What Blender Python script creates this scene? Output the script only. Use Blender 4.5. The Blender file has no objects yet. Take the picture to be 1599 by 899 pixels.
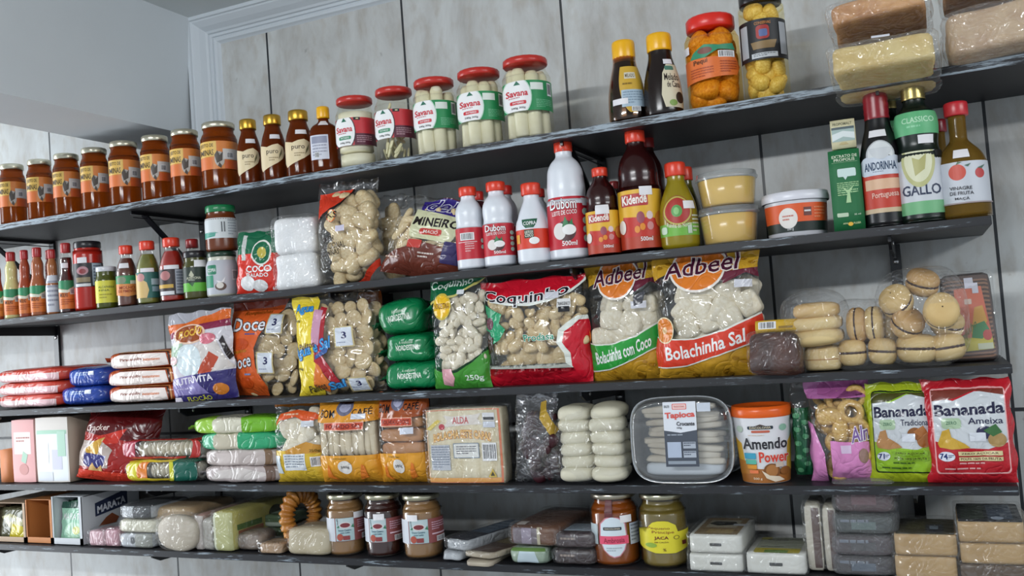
import bpy, bmesh, math, random
from mathutils import Vector, Matrix
from math import sin, cos, pi, radians, asin, atan2, degrees
random.seed(7)
SC = bpy.context.scene
COL = SC.collection
# ------------------------------------------------------------------ camera
IW, IH = 1599, 899
FPX = 1443.07
CAM = Vector((1.64094, -1.55605, 1.48253))
YAW, PITCH, ROLL = 0.422406, 0.044803, -0.0739194
_cy, _sy, _cp, _sp = cos(YAW), sin(YAW), cos(PITCH), sin(PITCH)
FWD = Vector((-_sy*_cp, _cy*_cp, _sp))
_r = Vector((_cy, _sy, 0)); _u = _r.cross(FWD)
RIGHT = _r*cos(ROLL) + _u*sin(ROLL)
UP = _u*cos(ROLL) - _r*sin(ROLL)
cam_data = bpy.data.cameras.new('camera')
cam = bpy.data.objects.new('camera', cam_data)
COL.objects.link(cam)
cam_data.sensor_width = 36
cam_data.lens = FPX/IW*36
cam_data.clip_start = .02
cam.matrix_world = Matrix(((RIGHT.x, UP.x, -FWD.x, CAM.x), (RIGHT.y, UP.y, -FWD.y, CAM.y), (RIGHT.z, UP.z, -FWD.z, CAM.z), (0, 0, 0, 1)))
SC.camera = cam
# ------------------------------------------------------------------ world, lamps, exposure
SC.view_settings.view_transform = 'Standard'
SC.view_settings.look = 'None'
SC.view_settings.gamma = 1
SC.view_settings.use_curve_mapping = False
SC.view_settings.exposure = 0.0
world = bpy.data.worlds.new('world'); SC.world = world; world.use_nodes = True
world.node_tree.nodes['Background'].inputs[0].default_value = (.80, .90, 1, 1)
world.node_tree.nodes['Background'].inputs[1].default_value = .7
SC.cycles.max_bounces = 6; SC.cycles.diffuse_bounces = 3; SC.cycles.glossy_bounces = 3
SC.cycles.transmission_bounces = 5; SC.cycles.transparent_max_bounces = 14
SC.cycles.caustics_reflective = False; SC.cycles.caustics_refractive = False
def area(name, loc, aim, sx, sy, power, col):
    l = bpy.data.lights.new(name, 'AREA'); l.shape = 'RECTANGLE'; l.size = sx; l.size_y = sy; l.energy = power; l.color = col
    o = bpy.data.objects.new(name, l); COL.objects.link(o); o.location = loc
    o.rotation_euler = (Vector(aim)-Vector(loc)).to_track_quat('-Z', 'Y').to_euler()
    return o
area('ceiling_tube_light', (.75, -2.45, 2.19), (.75, -1.2, 0.9), 1.2, .10, 44, (.95, .98, 1))
area('ceiling_tube_light', (3.3, -1.3, 2.19), (2.3, -.6, 0.9), 1.2, .10, 24, (.95, .98, 1))
area('doorway_daylight', (-1.15, -.75, 1.40), (-.1, 0, 1.35), .5, 1.5, 22, (.90, .95, 1))

def at(px, py, y):
    d = FWD*FPX + RIGHT*(px-IW/2) + UP*(IH/2-py)
    return CAM + d*((y-CAM.y)/d.y)
def proj(p):
    v = Vector(p)-CAM; z = v.dot(FWD)
    return IW/2+FPX*v.dot(RIGHT)/z, IH/2-FPX*v.dot(UP)/z
ZS = [1.7843, 1.5835, 1.3917, 1.2369, 1.1118]       # shelf tops
DEP = .22                                            # shelf depth
# ------------------------------------------------------------------ materials
def lin(h):
    h = h.lstrip('#')
    c = [int(h[i:i+2], 16)/255 for i in (0, 2, 4)]
    return tuple((x/12.92 if x <= .04045 else ((x+.055)/1.055)**2.4) for x in c)+(1,)
MC = {}
def newmat(key):
    m = bpy.data.materials.new(key); m.use_nodes = True
    nt = m.node_tree; b = nt.nodes['Principled BSDF']
    MC[key] = m
    return m, nt, b
def bump(nt, b, scale, strength, dist=.002, detail=3, stretch=None, ridge=False):
    tc = nt.nodes.new('ShaderNodeTexCoord'); n = nt.nodes.new('ShaderNodeTexNoise'); bp = nt.nodes.new('ShaderNodeBump')
    n.inputs['Scale'].default_value = scale; n.inputs['Detail'].default_value = detail
    n.inputs['Distortion'].default_value = .8
    bp.inputs['Strength'].default_value = strength; bp.inputs['Distance'].default_value = dist
    src = tc.outputs['Object']
    if stretch:
        mp = nt.nodes.new('ShaderNodeMapping'); mp.inputs['Scale'].default_value = stretch
        nt.links.new(src, mp.inputs[0]); src = mp.outputs[0]
    nt.links.new(src, n.inputs['Vector']); hsrc = n.outputs[0]
    if ridge:                                        # sharp creases, as in crumpled plastic film
        n.inputs['Detail'].default_value = 1.5; n.inputs['Distortion'].default_value = 1.6
        s1 = nt.nodes.new('ShaderNodeMath'); s1.operation = 'SUBTRACT'; s1.inputs[1].default_value = .5; nt.links.new(hsrc, s1.inputs[0])
        s2 = nt.nodes.new('ShaderNodeMath'); s2.operation = 'ABSOLUTE'; nt.links.new(s1.outputs[0], s2.inputs[0])
        s3 = nt.nodes.new('ShaderNodeMath'); s3.operation = 'POWER'; s3.inputs[1].default_value = .6; nt.links.new(s2.outputs[0], s3.inputs[0]); hsrc = s3.outputs[0]
    nt.links.new(hsrc, bp.inputs['Height'])
    nt.links.new(bp.outputs[0], b.inputs['Normal'])
    return bp
def ink(h, kind='paper'):
    k = 'ink_%s_%s' % (kind, h)
    if k in MC: return MC[k]
    m, nt, b = newmat(k)
    b.inputs['Base Color'].default_value = lin(h)
    if kind == 'paper': b.inputs['Roughness'].default_value = .45
    elif kind == 'film':
        b.inputs['Roughness'].default_value = .22; bump(nt, b, 22, .55, .007, ridge=True)
    elif kind == 'plastic':
        b.inputs['Roughness'].default_value = .28
    elif kind == 'card': b.inputs['Roughness'].default_value = .6
    elif kind == 'metal':
        b.inputs['Roughness'].default_value = .28; b.inputs['Metallic'].default_value = .85
    elif kind == 'liquid':
        b.inputs['Roughness'].default_value = .08; b.inputs['Transmission Weight'].default_value = .55
        b.inputs['IOR'].default_value = 1.2
    elif kind == 'cloudy':
        b.inputs['Roughness'].default_value = .2
    return m
def mottled(key, c1, c2, scale=30, rough=.6, bmp=0, bscale=60, lo=.35, hi=.65, stretch=None):
    k = 'mot_'+key
    if k in MC: return MC[k]
    m, nt, b = newmat(k)
    tc = nt.nodes.new('ShaderNodeTexCoord'); n = nt.nodes.new('ShaderNodeTexNoise'); r = nt.nodes.new('ShaderNodeValToRGB')
    n.inputs['Scale'].default_value = scale; n.inputs['Detail'].default_value = 4
    src = tc.outputs['Object']
    if stretch:
        mp = nt.nodes.new('ShaderNodeMapping'); mp.inputs['Scale'].default_value = stretch
        nt.links.new(src, mp.inputs[0]); src = mp.outputs[0]
    nt.links.new(src, n.inputs['Vector'])
    r.color_ramp.elements[0].position = lo; r.color_ramp.elements[1].position = hi
    r.color_ramp.elements[0].color = lin(c1); r.color_ramp.elements[1].color = lin(c2)
    nt.links.new(n.outputs[0], r.inputs[0]); nt.links.new(r.outputs[0], b.inputs['Base Color'])
    b.inputs['Roughness'].default_value = rough
    if bmp: bump(nt, b, bscale, bmp, .002)
    return m
def clear(key, tint=(1, 1, 1), amount=.05, strength=.5, rough=.08, bscale=0, bstr=.5, haze=.0, fr=1.35):
    """thin clear plastic or glass wall: see-through with a fresnel sheen"""
    k = 'clear_'+key
    if k in MC: return MC[k]
    m, nt, b = newmat(k)
    out = nt.nodes['Material Output']
    tr = nt.nodes.new('ShaderNodeBsdfTransparent'); tr.inputs[0].default_value = tint+(1,)
    gl = nt.nodes.new('ShaderNodeBsdfGlossy'); gl.inputs['Roughness'].default_value = rough; gl.inputs[0].default_value = (1, 1, 1, 1)
    fn = nt.nodes.new('ShaderNodeLayerWeight'); fn.inputs[0].default_value = .5
    pw = nt.nodes.new('ShaderNodeMath'); pw.operation = 'POWER'; pw.inputs[1].default_value = 3.0 if bscale == 0 else 4.0
    ma = nt.nodes.new('ShaderNodeMath'); ma.operation = 'MULTIPLY_ADD'; ma.inputs[1].default_value = strength; ma.inputs[2].default_value = amount
    mx = nt.nodes.new('ShaderNodeMixShader')
    nt.links.new(fn.outputs[1], pw.inputs[0]); nt.links.new(pw.outputs[0], ma.inputs[0]); nt.links.new(ma.outputs[0], mx.inputs[0])
    nt.links.new(tr.outputs[0], mx.inputs[1]); nt.links.new(gl.outputs[0], mx.inputs[2])
    last = mx.outputs[0]
    if haze:
        df = nt.nodes.new('ShaderNodeBsdfDiffuse'); df.inputs[0].default_value = (.85, .87, .88, 1)
        m2 = nt.nodes.new('ShaderNodeMixShader'); m2.inputs[0].default_value = haze
        nt.links.new(last, m2.inputs[1]); nt.links.new(df.outputs[0], m2.inputs[2]); last = m2.outputs[0]
    if bscale:
        bp = bump(nt, b, bscale, bstr, .010, 2, ridge=True)
        nt.links.new(bp.outputs[0], gl.inputs['Normal']); pass
    nt.links.new(last, out.inputs[0])
    nt.nodes.remove(b)
    return m
GLASS = clear('glass', (.96, .97, .96), .05, .85, .05)
BRINE = clear('brine', (.96, .955, .90), .0, .25, .1)
SYRUP = clear('syrup', (.97, .82, .52), .0, .2, .1)
FILM = clear('film', (.985, .985, .985), .075, .4, .11, 22, .9, .015)
WRAP = clear('wrap', (.985, .985, .985), .06, .3, .11, 34, 1.0, .02)
TUBP = clear('tub_plastic', (.97, .97, .97), .05, .8, .08, 0, 0, .08, 1.45)
# ------------------------------------------------------------------ mesh helpers
def link(name, me, parent=None, mats=(), smooth=True):
    if mats:
        for m in mats: me.materials.append(m)
    if smooth:
        me.polygons.foreach_set('use_smooth', [True]*len(me.polygons))
    o = bpy.data.objects.new(name, me); COL.objects.link(o)
    if parent: o.parent = parent
    return o
def mesh(name, v, f, mat, parent=None, smooth=True):
    me = bpy.data.meshes.new(name); me.from_pydata(v, [], f); me.update()
    return link(name, me, parent, [mat], smooth)
def thing(name, label, cat, loc=(0, 0, 0), rot=(0, 0, 0), group=None):
    o = bpy.data.objects.new(name, None); COL.objects.link(o); o.empty_display_size = .02
    o.location = loc; o.rotation_euler = rot; o['label'] = label; o['category'] = cat
    if group: o['group'] = group
    return o
def struct(o): o['kind'] = 'structure'; return o
def boxmesh(name, x0, y0, z0, x1, y1, z1, mat, parent=None, bev=0, smooth=False):
    bm = bmesh.new(); bmesh.ops.create_cube(bm, size=1)
    for v in bm.verts:
        v.co = Vector(((x0+x1)/2+v.co.x*(x1-x0), (y0+y1)/2+v.co.y*(y1-y0), (z0+z1)/2+v.co.z*(z1-z0)))
    if bev: bmesh.ops.bevel(bm, geom=bm.edges[:], offset=bev, segments=2, affect='EDGES')
    me = bpy.data.meshes.new(name); bm.to_mesh(me); bm.free()
    return link(name, me, parent, [mat], smooth)
def catmull(p, n=3):
    out = []
    for i in range(len(p)-1):
        a = p[max(i-1, 0)]; b = p[i]; c = p[i+1]; d = p[min(i+2, len(p)-1)]
        for k in range(n):
            t = k/n
            q = [.5*((2*b[j])+(-a[j]+c[j])*t+(2*a[j]-5*b[j]+4*c[j]-d[j])*t*t+(-a[j]+3*b[j]-3*c[j]+d[j])*t**3) for j in (0, 1)]
            out.append((max(q[0], 0), q[1]))
    out.append(tuple(p[-1])); return out
def lathe(name, prof, mat, parent=None, seg=36, sy=1, smooth=True, cap=True, ribs=0):
    v, f = [], []
    for r, z in prof:
        for k in range(seg):
            a = 2*pi*k/seg; rr = r*(1+(.02 if ribs and k % 2 else 0))
            v.append((rr*sin(a), -rr*cos(a)*sy, z))
    n = len(prof)
    for i in range(n-1):
        for k in range(seg):
            k2 = (k+1) % seg
            f.append((i*seg+k, i*seg+k2, (i+1)*seg+k2, (i+1)*seg+k))
    if cap:
        f.append(tuple(range(seg))[::-1]); f.append(tuple((n-1)*seg+k for k in range(seg)))
    return mesh(name, v, f, mat, parent, smooth)
def prof_r(prof, z):
    for (r0, z0), (r1, z1) in zip(prof, prof[1:]):
        if z0 <= z <= z1: return r0+(r1-r0)*((z-z0)/(z1-z0) if z1 > z0 else 0)
    return prof[-1][0] if z > prof[-1][1] else prof[0][0]
def softgrid(w, d, h, e, n, amp, fr, seed):
    rnd = random.Random(seed); ph = [rnd.uniform(0, 6.28) for _ in range(9)]
    def warp(x, y, z):
        s = (abs(x)**e+abs(y)**e+abs(z)**e)**(1/e)
        q = Vector((x/s*w/2, y/s*d/2, z/s*h/2))
        if amp:
            k = fr
            dd = amp*(sin(q.x*k+ph[0]+2*sin(q.z*k*.7+ph[1]))+sin(q.z*k*1.3+ph[2]+2*sin(q.y*k*.8+ph[3]))+sin(q.y*k*1.1+ph[4]+sin(q.x*k*.6+ph[5])))/3
            q += q.normalized()*dd
        q.z += h/2
        return q
    return warp
def soft(name, w, d, h, mat, parent=None, e=6, n=8, amp=0, fr=80, seed=1):
    """rounded block of the given size standing on z=0; returns object and its front grid"""
    wp = softgrid(w, d, h, e, n, amp, fr, seed)
    bm = bmesh.new()
    def face(fn):
        g = [[bm.verts.new(wp(*fn(-1+2*i/n, -1+2*j/n))) for j in range(n+1)] for i in range(n+1)]
        for i in range(n):
            for j in range(n): bm.faces.new((g[i][j], g[i+1][j], g[i+1][j+1], g[i][j+1]))
    face(lambda a, b: (a, -1, b)); face(lambda a, b: (-a, 1, b)); face(lambda a, b: (1, a, b))
    face(lambda a, b: (-1, -a, b)); face(lambda a, b: (a, b, 1)); face(lambda a, b: (a, -b, -1))
    bmesh.ops.remove_doubles(bm, verts=bm.verts, dist=1e-5)
    me = bpy.data.meshes.new(name); bm.to_mesh(me); bm.free()
    o = link(name, me, parent, [mat])
    fg = [[wp(-1+2*i/n, -1, -1+2*j/n) for j in range(n+1)] for i in range(n+1)]
    tg = [[wp(-1+2*i/n, -1+2*j/n, 1) for j in range(n+1)] for i in range(n+1)]
    rg = [[wp(1, -1+2*i/n, -1+2*j/n) for j in range(n+1)] for i in range(n+1)]
    return o, fg, tg, rg
# ------------------------------------------------------------------ printed decals
TXT = {}
def textgeo(s, bold=0):
    k = (s, bold)
    if k in TXT: return TXT[k]
    def make(off):
        c = bpy.data.curves.new('t', 'FONT'); c.body = s; c.offset = off; c.resolution_u = 2; c.fill_mode = 'FRONT'
        o = bpy.data.objects.new('t', c); me = o.to_mesh()
        vs = [tuple(v.co[:2]) for v in me.vertices]; fs = [tuple(p.vertices) for p in me.polygons]
        o.to_mesh_clear(); bpy.data.objects.remove(o); bpy.data.curves.remove(c)
        return vs, fs
    vs, fs = make(0)
    xs = [v[0] for v in vs]; ys = [v[1] for v in vs]
    x0, x1, y0, y1 = min(xs), max(xs), min(ys), max(ys)
    if bold: vs, fs = make(bold)
    TXT[k] = ([((x-x0)/(x1-x0), (y-y0)/(y1-y0)) for x, y in vs], fs)
    return TXT[k]
def roundrect(x0, y0, x1, y1, r):
    pts = []
    for cx, cy, a0 in ((x1-r, y1-r, 0), (x0+r, y1-r, 90), (x0+r, y0+r, 180), (x1-r, y0+r, 270)):
        for k in range(5):
            a = radians(a0+k*22.5); pts.append((cx+r*cos(a), cy+r*sin(a)))
    return pts
def shape_polys(sh, rnd):
    """one printed shape -> list of (verts, faces, colour)"""
    t = sh[0]; out = []
    if t == 'W': out.append(([(-.01, -.01), (1.01, -.01), (1.01, 1.01), (-.01, 1.01)], [(0, 1, 2, 3)], sh[1]))
    elif t == 'R':
        _, a, b, c, d, col = sh; out.append(([(a, b), (c, b), (c, d), (a, d)], [(0, 1, 2, 3)], col))
    elif t == 'Q':
        _, a, b, c, d, r, col = sh; p = roundrect(a, b, c, d, r); out.append((p, [tuple(range(len(p)))], col))
    elif t == 'E':
        _, a, b, c, d, col = sh; n = 28
        p = [((a+c)/2+(c-a)/2*cos(2*pi*k/n), (b+d)/2+(d-b)/2*sin(2*pi*k/n)) for k in range(n)]
        out.append((p, [tuple(range(n))], col))
    elif t == 'P':
        out.append((list(sh[1]), [tuple(range(len(sh[1])))], sh[2]))
    elif t in 'TO':
        _, s, a, b, c, d, col = sh[:7]; rest = list(sh[7:])
        oc = rest.pop(0) if t == 'O' else None
        k = rest[0] if rest else 0; arc = rest[1] if len(rest) > 1 else 0; bold = rest[2] if len(rest) > 2 else .012
        def fit(g): return [(a+x*(c-a), b+y*(d-b)+k*x+arc*(1-(2*x-1)**2)) for x, y in g]
        if oc:
            vs, fs = textgeo(s, .055); out.append((fit(vs), fs, oc))
        vs, fs = textgeo(s, bold); out.append((fit(vs), fs, col))
    elif t == 'B':
        _, a, b, c, d = sh; vs, fs = [], []
        out.append(([(a, b), (c, b), (c, d), (a, d)], [(0, 1, 2, 3)], 'e8e8ea'))
        x = a+(c-a)*.08
        while x < c-(c-a)*.1:
            w_ = (c-a)*rnd.choice((.02, .03, .05)); i = len(vs)
            y0, y1 = b+(d-b)*.12, d-(d-b)*.1
            vs += [(x, y0), (x+w_, y0), (x+w_, y1), (x, y1)]; fs.append((i, i+1, i+2, i+3)); x += w_+(c-a)*rnd.choice((.03, .05))
        out.append((vs, fs, '202228'))
    elif t == 'L':
        _, a, b, c, d, n, col = sh; vs, fs = [], []
        for r in range(n):
            y1 = d-(d-b)*r/n; y0 = y1-(d-b)/n*.45; x = a; xe = c if r < n-1 else a+(c-a)*.6
            while x < xe:
                x2 = min(x+(c-a)*rnd.uniform(.08, .22), xe); i = len(vs)
                vs += [(x, y0), (x2, y0), (x2, y1), (x, y1)]; fs.append((i, i+1, i+2, i+3)); x = x2+(c-a)*.025
        out.append((vs, fs, col))
    return out
def decal(name, grid, shapes, parent, kind='paper', xmap=None, base=.0004, gap=.00012):
    """print shapes (u,v in 0..1) on a grid of 3-d points; each print layer a hair above the last"""
    nu, nv = len(grid)-1, len(grid[0])-1
    N = [[None]*(nv+1) for _ in range(nu+1)]
    for i in range(nu+1):
        for j in range(nv+1):
            a = grid[min(i+1, nu)][j]-grid[max(i-1, 0)][j]; b = grid[i][min(j+1, nv)]-grid[i][max(j-1, 0)]
            N[i][j] = a.cross(b).normalized()
    rnd = random.Random(len(shapes)*31+nu); cols = []; bm = bmesh.new(); lay = 0
    for sh in shapes:
        for vs, fs, col in shape_polys(sh, rnd):
            if col not in cols: cols.append(col)
            ci = cols.index(col)
            bv = [bm.verts.new(((xmap(x) if xmap else x)*nu, y*nv, lay)) for x, y in vs]
            for f in fs:
                try: fc = bm.faces.new([bv[k] for k in f]); fc.material_index = ci
                except ValueError: pass
            lay += 1
    big = [f for f in bm.faces if len(f.verts) > 4]
    if big: bmesh.ops.triangulate(bm, faces=big)
    def cut(co, no, clear=False):
        bmesh.ops.bisect_plane(bm, geom=bm.verts[:]+bm.edges[:]+bm.faces[:], dist=1e-6, plane_co=co, plane_no=no, clear_outer=clear)
    cut((0, 0, 0), (-1, 0, 0), True); cut((nu, 0, 0), (1, 0, 0), True); cut((0, 0, 0), (0, -1, 0), True); cut((0, nv, 0), (0, 1, 0), True)
    for i in range(1, nu): cut((i, 0, 0), (1, 0, 0))
    for j in range(1, nv): cut((0, j, 0), (0, 1, 0))
    if nv > 1 and nu > 1:
        for c in range(-nv+1, nu): cut((c, 0, 0), (1, -1, 0))
    for v in bm.verts:
        x, y, l = v.co
        i = min(max(int(x), 0), nu-1); j = min(max(int(y), 0), nv-1); fx, fy = x-i, y-j
        A, C = grid[i][j], grid[i+1][j+1]; NA, NC = N[i][j], N[i+1][j+1]
        if fx >= fy: B, NB = grid[i+1][j], N[i+1][j]; p = A+(B-A)*fx+(C-B)*fy; n = NA+(NB-NA)*fx+(NC-NB)*fy
        else: B, NB = grid[i][j+1], N[i][j+1]; p = A+(B-A)*fy+(C-B)*fx; n = NA+(NB-NA)*fy+(NC-NB)*fx
        v.co = p+n*(base+l*gap)
    me = bpy.data.meshes.new(name); bm.to_mesh(me); bm.free()
    return link(name, me, parent, [ink(c, kind) for c in cols], smooth=True)
# ------------------------------------------------------------------ placing
def azim(x, y): return atan2(CAM.x-x, -(CAM.y-y))     # rotation about z that turns local -y to the viewer
def plc_round(xl, xr, yt, s, yc, zb=None):
    zb = ZS[s] if zb is None else zb
    xc = (xl+xr)/2; X = at(xc, yt, -yc).x
    for _ in range(6):
        h = at(xc, yt, -yc).z-zb
        q = proj((X, -yc, zb+h/2)); X += (xc-q[0])*1e-3*.9
        P = Vector((X, -yc, zb+h/2)); v = P-CAM; dep = v.dot(FWD)
        # height whose top lands on yt
        for _ in range(4):
            t = proj((X, -yc, zb+h)); h += (t[1]-yt)*dep/FPX
    r = (xr-xl)*dep/FPX/2*(dep/v.length)
    return X, r, h
def plc_flat(xl, xr, yt, s, yc, rz=0, zb=None):
    zb = ZS[s] if zb is None else zb
    xc = (xl+xr)/2; P = at(xc, yt, -yc); X = P.x; w = .1; h = max(P.z-zb, .02)
    for _ in range(12):
        c, sn = cos(rz), sin(rz)
        a = proj((X-w/2*c, -yc-w/2*sn, zb+h/2)); b = proj((X+w/2*c, -yc+w/2*sn, zb+h/2))
        w *= (xr-xl)/max(b[0]-a[0], 1); X += (xc-(a[0]+b[0])/2)*w/(xr-xl)
        t = proj((X, -yc, zb+h)); h += (t[1]-yt)*((Vector((X, -yc, zb))-CAM).dot(FWD))/FPX
        h = max(h, .01)
    return X, w, h
def amap(x, lim=110):
    x = min(max(x, 0.004), .996)
    return (degrees(asin(2*x-1))+lim)/(2*lim)
def wrapgrid(prof, z0, z1, sy=1, lim=110, nu=36, nv=None, off=0):
    nv = nv or 6; g = []
    for i in range(nu+1):
        a = radians(-lim+2*lim*i/nu); col = []
        for j in range(nv+1):
            z = z0+(z1-z0)*j/nv; r = prof_r(prof, z)
            col.append(Vector((r*sin(a), -r*cos(a)*sy, z)))
        g.append(col)
    return g
BODY = {
 'jar':    [(.80, 0), (.95, .02), (1, .07), (1, .70), (.985, .76), (.90, .82), (.83, .855), (.82, .93)],
 'shortjar': [(.85, 0), (.97, .03), (1, .10), (1, .62), (.97, .70), (.88, .77), (.86, .82), (.86, .92)],
 'talljar': [(.88, 0), (.97, .02), (1, .06), (1, .80), (.97, .84), (.90, .875), (.88, .93)],
 'honey':  [(.82, 0), (.96, .02), (1, .07), (1, .48), (.95, .57), (.80, .69), (.64, .78), (.58, .84), (.58, .93)],
 'flask':  [(.80, 0), (.95, .03), (1, .10), (1, .56), (.95, .64), (.78, .71), (.46, .76), (.34, .80), (.34, .90)],
 'sauce':  [(.85, 0), (.98, .02), (1, .06), (1, .42), (.93, .49), (.76, .56), (.70, .62), (.73, .70), (.70, .77), (.52, .83), (.46, .87), (.46, .93)],
 'ketchup': [(.85, 0), (.97, .03), (1, .08), (1, .50), (.95, .58), (.80, .68), (.62, .76), (.50, .81), (.48, .92)],
 'milk':   [(.86, 0), (.98, .02), (1, .05), (1, .47), (.95, .50), (.90, .56), (.93, .64), (.90, .72), (.74, .79), (.52, .84), (.48, .88), (.48, .95)],
 'cone':   [(.86, 0), (.98, .03), (1, .08), (1, .42), (.95, .50), (.78, .62), (.58, .73), (.46, .80), (.44, .92)],
 'dubom':  [(.86, 0), (.98, .015), (1, .04), (1, .46), (.93, .49), (.91, .53), (.93, .60), (.88, .70), (.83, .76), (.66, .82), (.42, .865), (.40, .90), (.40, .95)],
 'dende':  [(.84, 0), (.97, .02), (1, .05), (1, .49), (.98, .52), (.92, .58), (.92, .66), (.80, .75), (.60, .81), (.46, .85), (.40, .88), (.40, .94)],
 'mustard': [(.84, 0), (.96, .03), (1, .08), (1, .30), (.98, .42), (.88, .54), (.70, .65), (.54, .74), (.46, .79), (.46, .90)],
 'melado': [(.78, 0), (.95, .02), (1, .07), (1, .24), (.93, .42), (.80, .56), (.68, .66), (.62, .72), (.60, .78), (.60, .9)],
 'oil':    [(.90, 0), (1, .02), (1, .04), (1, .46), (.96, .54), (.80, .64), (.66, .71), (.60, .77), (.56, .82), (.56, .93)],
 'gallo':  [(.90, 0), (1, .02), (1, .04), (1, .44), (.93, .50), (.86, .55), (.90, .62), (.93, .70), (.84, .78), (.56, .82), (.46, .85), (.44, .9), (.44, .95)],
 'vinegar': [(.88, 0), (.99, .02), (1, .05), (1, .42), (.94, .50), (.78, .57), (.52, .63), (.36, .67), (.34, .72), (.34, .90)],
}
def vessel(name, label, px, body, glass=None, cont=None, fill=.8, lid=None, lidr=None, lidz=(.88, 1), labels=(), group=None, cat='jar', turn=0, sy=1, zb=None, ribs=1, contkind='liquid', neck=None, seg=40):
    X, R, H = plc_round(*px, zb=zb)
    yc = px[4]; z0 = ZS[px[3]] if zb is None else zb
    root = thing(name, label, cat, (X, -yc, z0+.0006), (0, 0, azim(X, -yc)+radians(turn)), group)
    raw = [(r*R, z*H) for r, z in BODY[body]]; prof = catmull(raw, 3)
    if glass is None and cont is not None:
        lathe('bottle_body', prof, cont, root, seg, sy)
    else:
        lathe('glass_body', prof, glass or GLASS, root, seg, sy)
        if cont is not None:
            pc = [(r*.93, max(z, .0025)) for r, z in prof if z <= fill*H]
            pc = [(pc[0][0]*.9, .0015)]+pc
            lathe('contents', pc, cont, root, 28, sy)
    lr = lidr*R if lidr else BODY[body][-1][0]*R*1.10
    if lid:
        a, b = lidz[0]*H, lidz[1]*H; c = (b-a)
        lathe('lid', [(lr*.97, a), (lr, a+c*.08), (lr, a+c*.80), (lr*.95, a+c*.95), (lr*.82, b), (lr*.3, b)], lid, root, 40 if ribs else 32, 1, True, True, ribs)
    for L in labels:
        za, zc, shapes = L[:3]; kd = L[3] if len(L) > 3 else 'paper'; nm = L[4] if len(L) > 4 else 'label'
        g = wrapgrid(prof, za*H, zc*H, sy)
        decal(nm, g, shapes, root, kd, amap, base=.0004+(.001 if nm == 'price_sticker' else 0))
    root['_h'] = H; root['_r'] = R
    return root
def sticker(x0, z0, x1, z1): return (z0, z1, [('R', x0, 0, x1, 1, 'e4e2e6')], 'paper', 'price_sticker')
# ------------------------------------------------------------------ bags
def baggrid(w, h, t, seed, nu=16, nv=18, crinkle=.0022, seal=.07, e=3.6, fat=1.0, skew=0, waist=.05, topw=1):
    rnd = random.Random(seed); ph = [rnd.uniform(0, 6.28) for _ in range(12)]
    F, B = [], []
    for i in range(nu+1):
        u = -1+2*i/nu; cf, cb = [], []
        for j in range(nv+1):
            v = j/nv
            vv = min(max((v-seal*.25)/(1-seal*1.25), 0), 1)
            bv = (1-abs(2*vv**fat-1)**3)**.62 if 0 < vv < 1 else 0
            bu = (1-abs(u)**e)**.6
            b = bu*bv
            x = u*w/2*(1-waist*bv)*(1+(topw-1)*v)+skew*w*v+.002*sin(v*19+ph[0])*(abs(u) > .9)
            z = v*h*(1-.012*sin(u*9+ph[1])*(v > .9))
            fold = crinkle*(sin(u*7+ph[2]+3*sin(v*5+ph[3]))*.6+sin(v*17+ph[4]+2*sin(u*6+ph[5]))*.5+sin((u+v)*23+ph[6])*.35)
            edge = crinkle*1.2*sin(u*24+ph[7])*((1-v)**6+v**6)
            cf.append(Vector((x, -(b*t/2+fold*(.25+b)*(0 < i < nu)+edge*.4), z)))
            cb.append(Vector((x, b*t/2-fold*.3*b+(.0006 if b == 0 else 0)-edge*.4*(0), z)))
        F.append(cf); B.append(cb)
    for j in range(nv+1):
        B[0][j] = F[0][j].copy(); B[nu][j] = F[nu][j].copy()
    for i in range(nu+1):
        B[i][0] = F[i][0].copy(); B[i][nv] = F[i][nv].copy()
    return F, B
def gridmesh(name, F, B, mat, parent, bmat=None):
    nu, nv = len(F)-1, len(F[0])-1; bm = bmesh.new()
    vf = [[bm.verts.new(p) for p in c] for c in F]
    for i in range(nu):
        for j in range(nv):
            bm.faces.new((vf[i][j], vf[i+1][j], vf[i+1][j+1])); bm.faces.new((vf[i][j], vf[i+1][j+1], vf[i][j+1]))
    if B:
        vb = [[bm.verts.new(p) for p in c] for c in B]
        for i in range(nu):
            for j in range(nv):
                f = bm.faces.new((vb[i][j], vb[i][j+1], vb[i+1][j+1], vb[i+1][j])); f.material_index = 1 if bmat else 0
        bmesh.ops.remove_doubles(bm, verts=bm.verts, dist=1e-6)
    me = bpy.data.meshes.new(name); bm.to_mesh(me); bm.free()
    return link(name, me, parent, [mat]+([bmat] if bmat else []))
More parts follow.
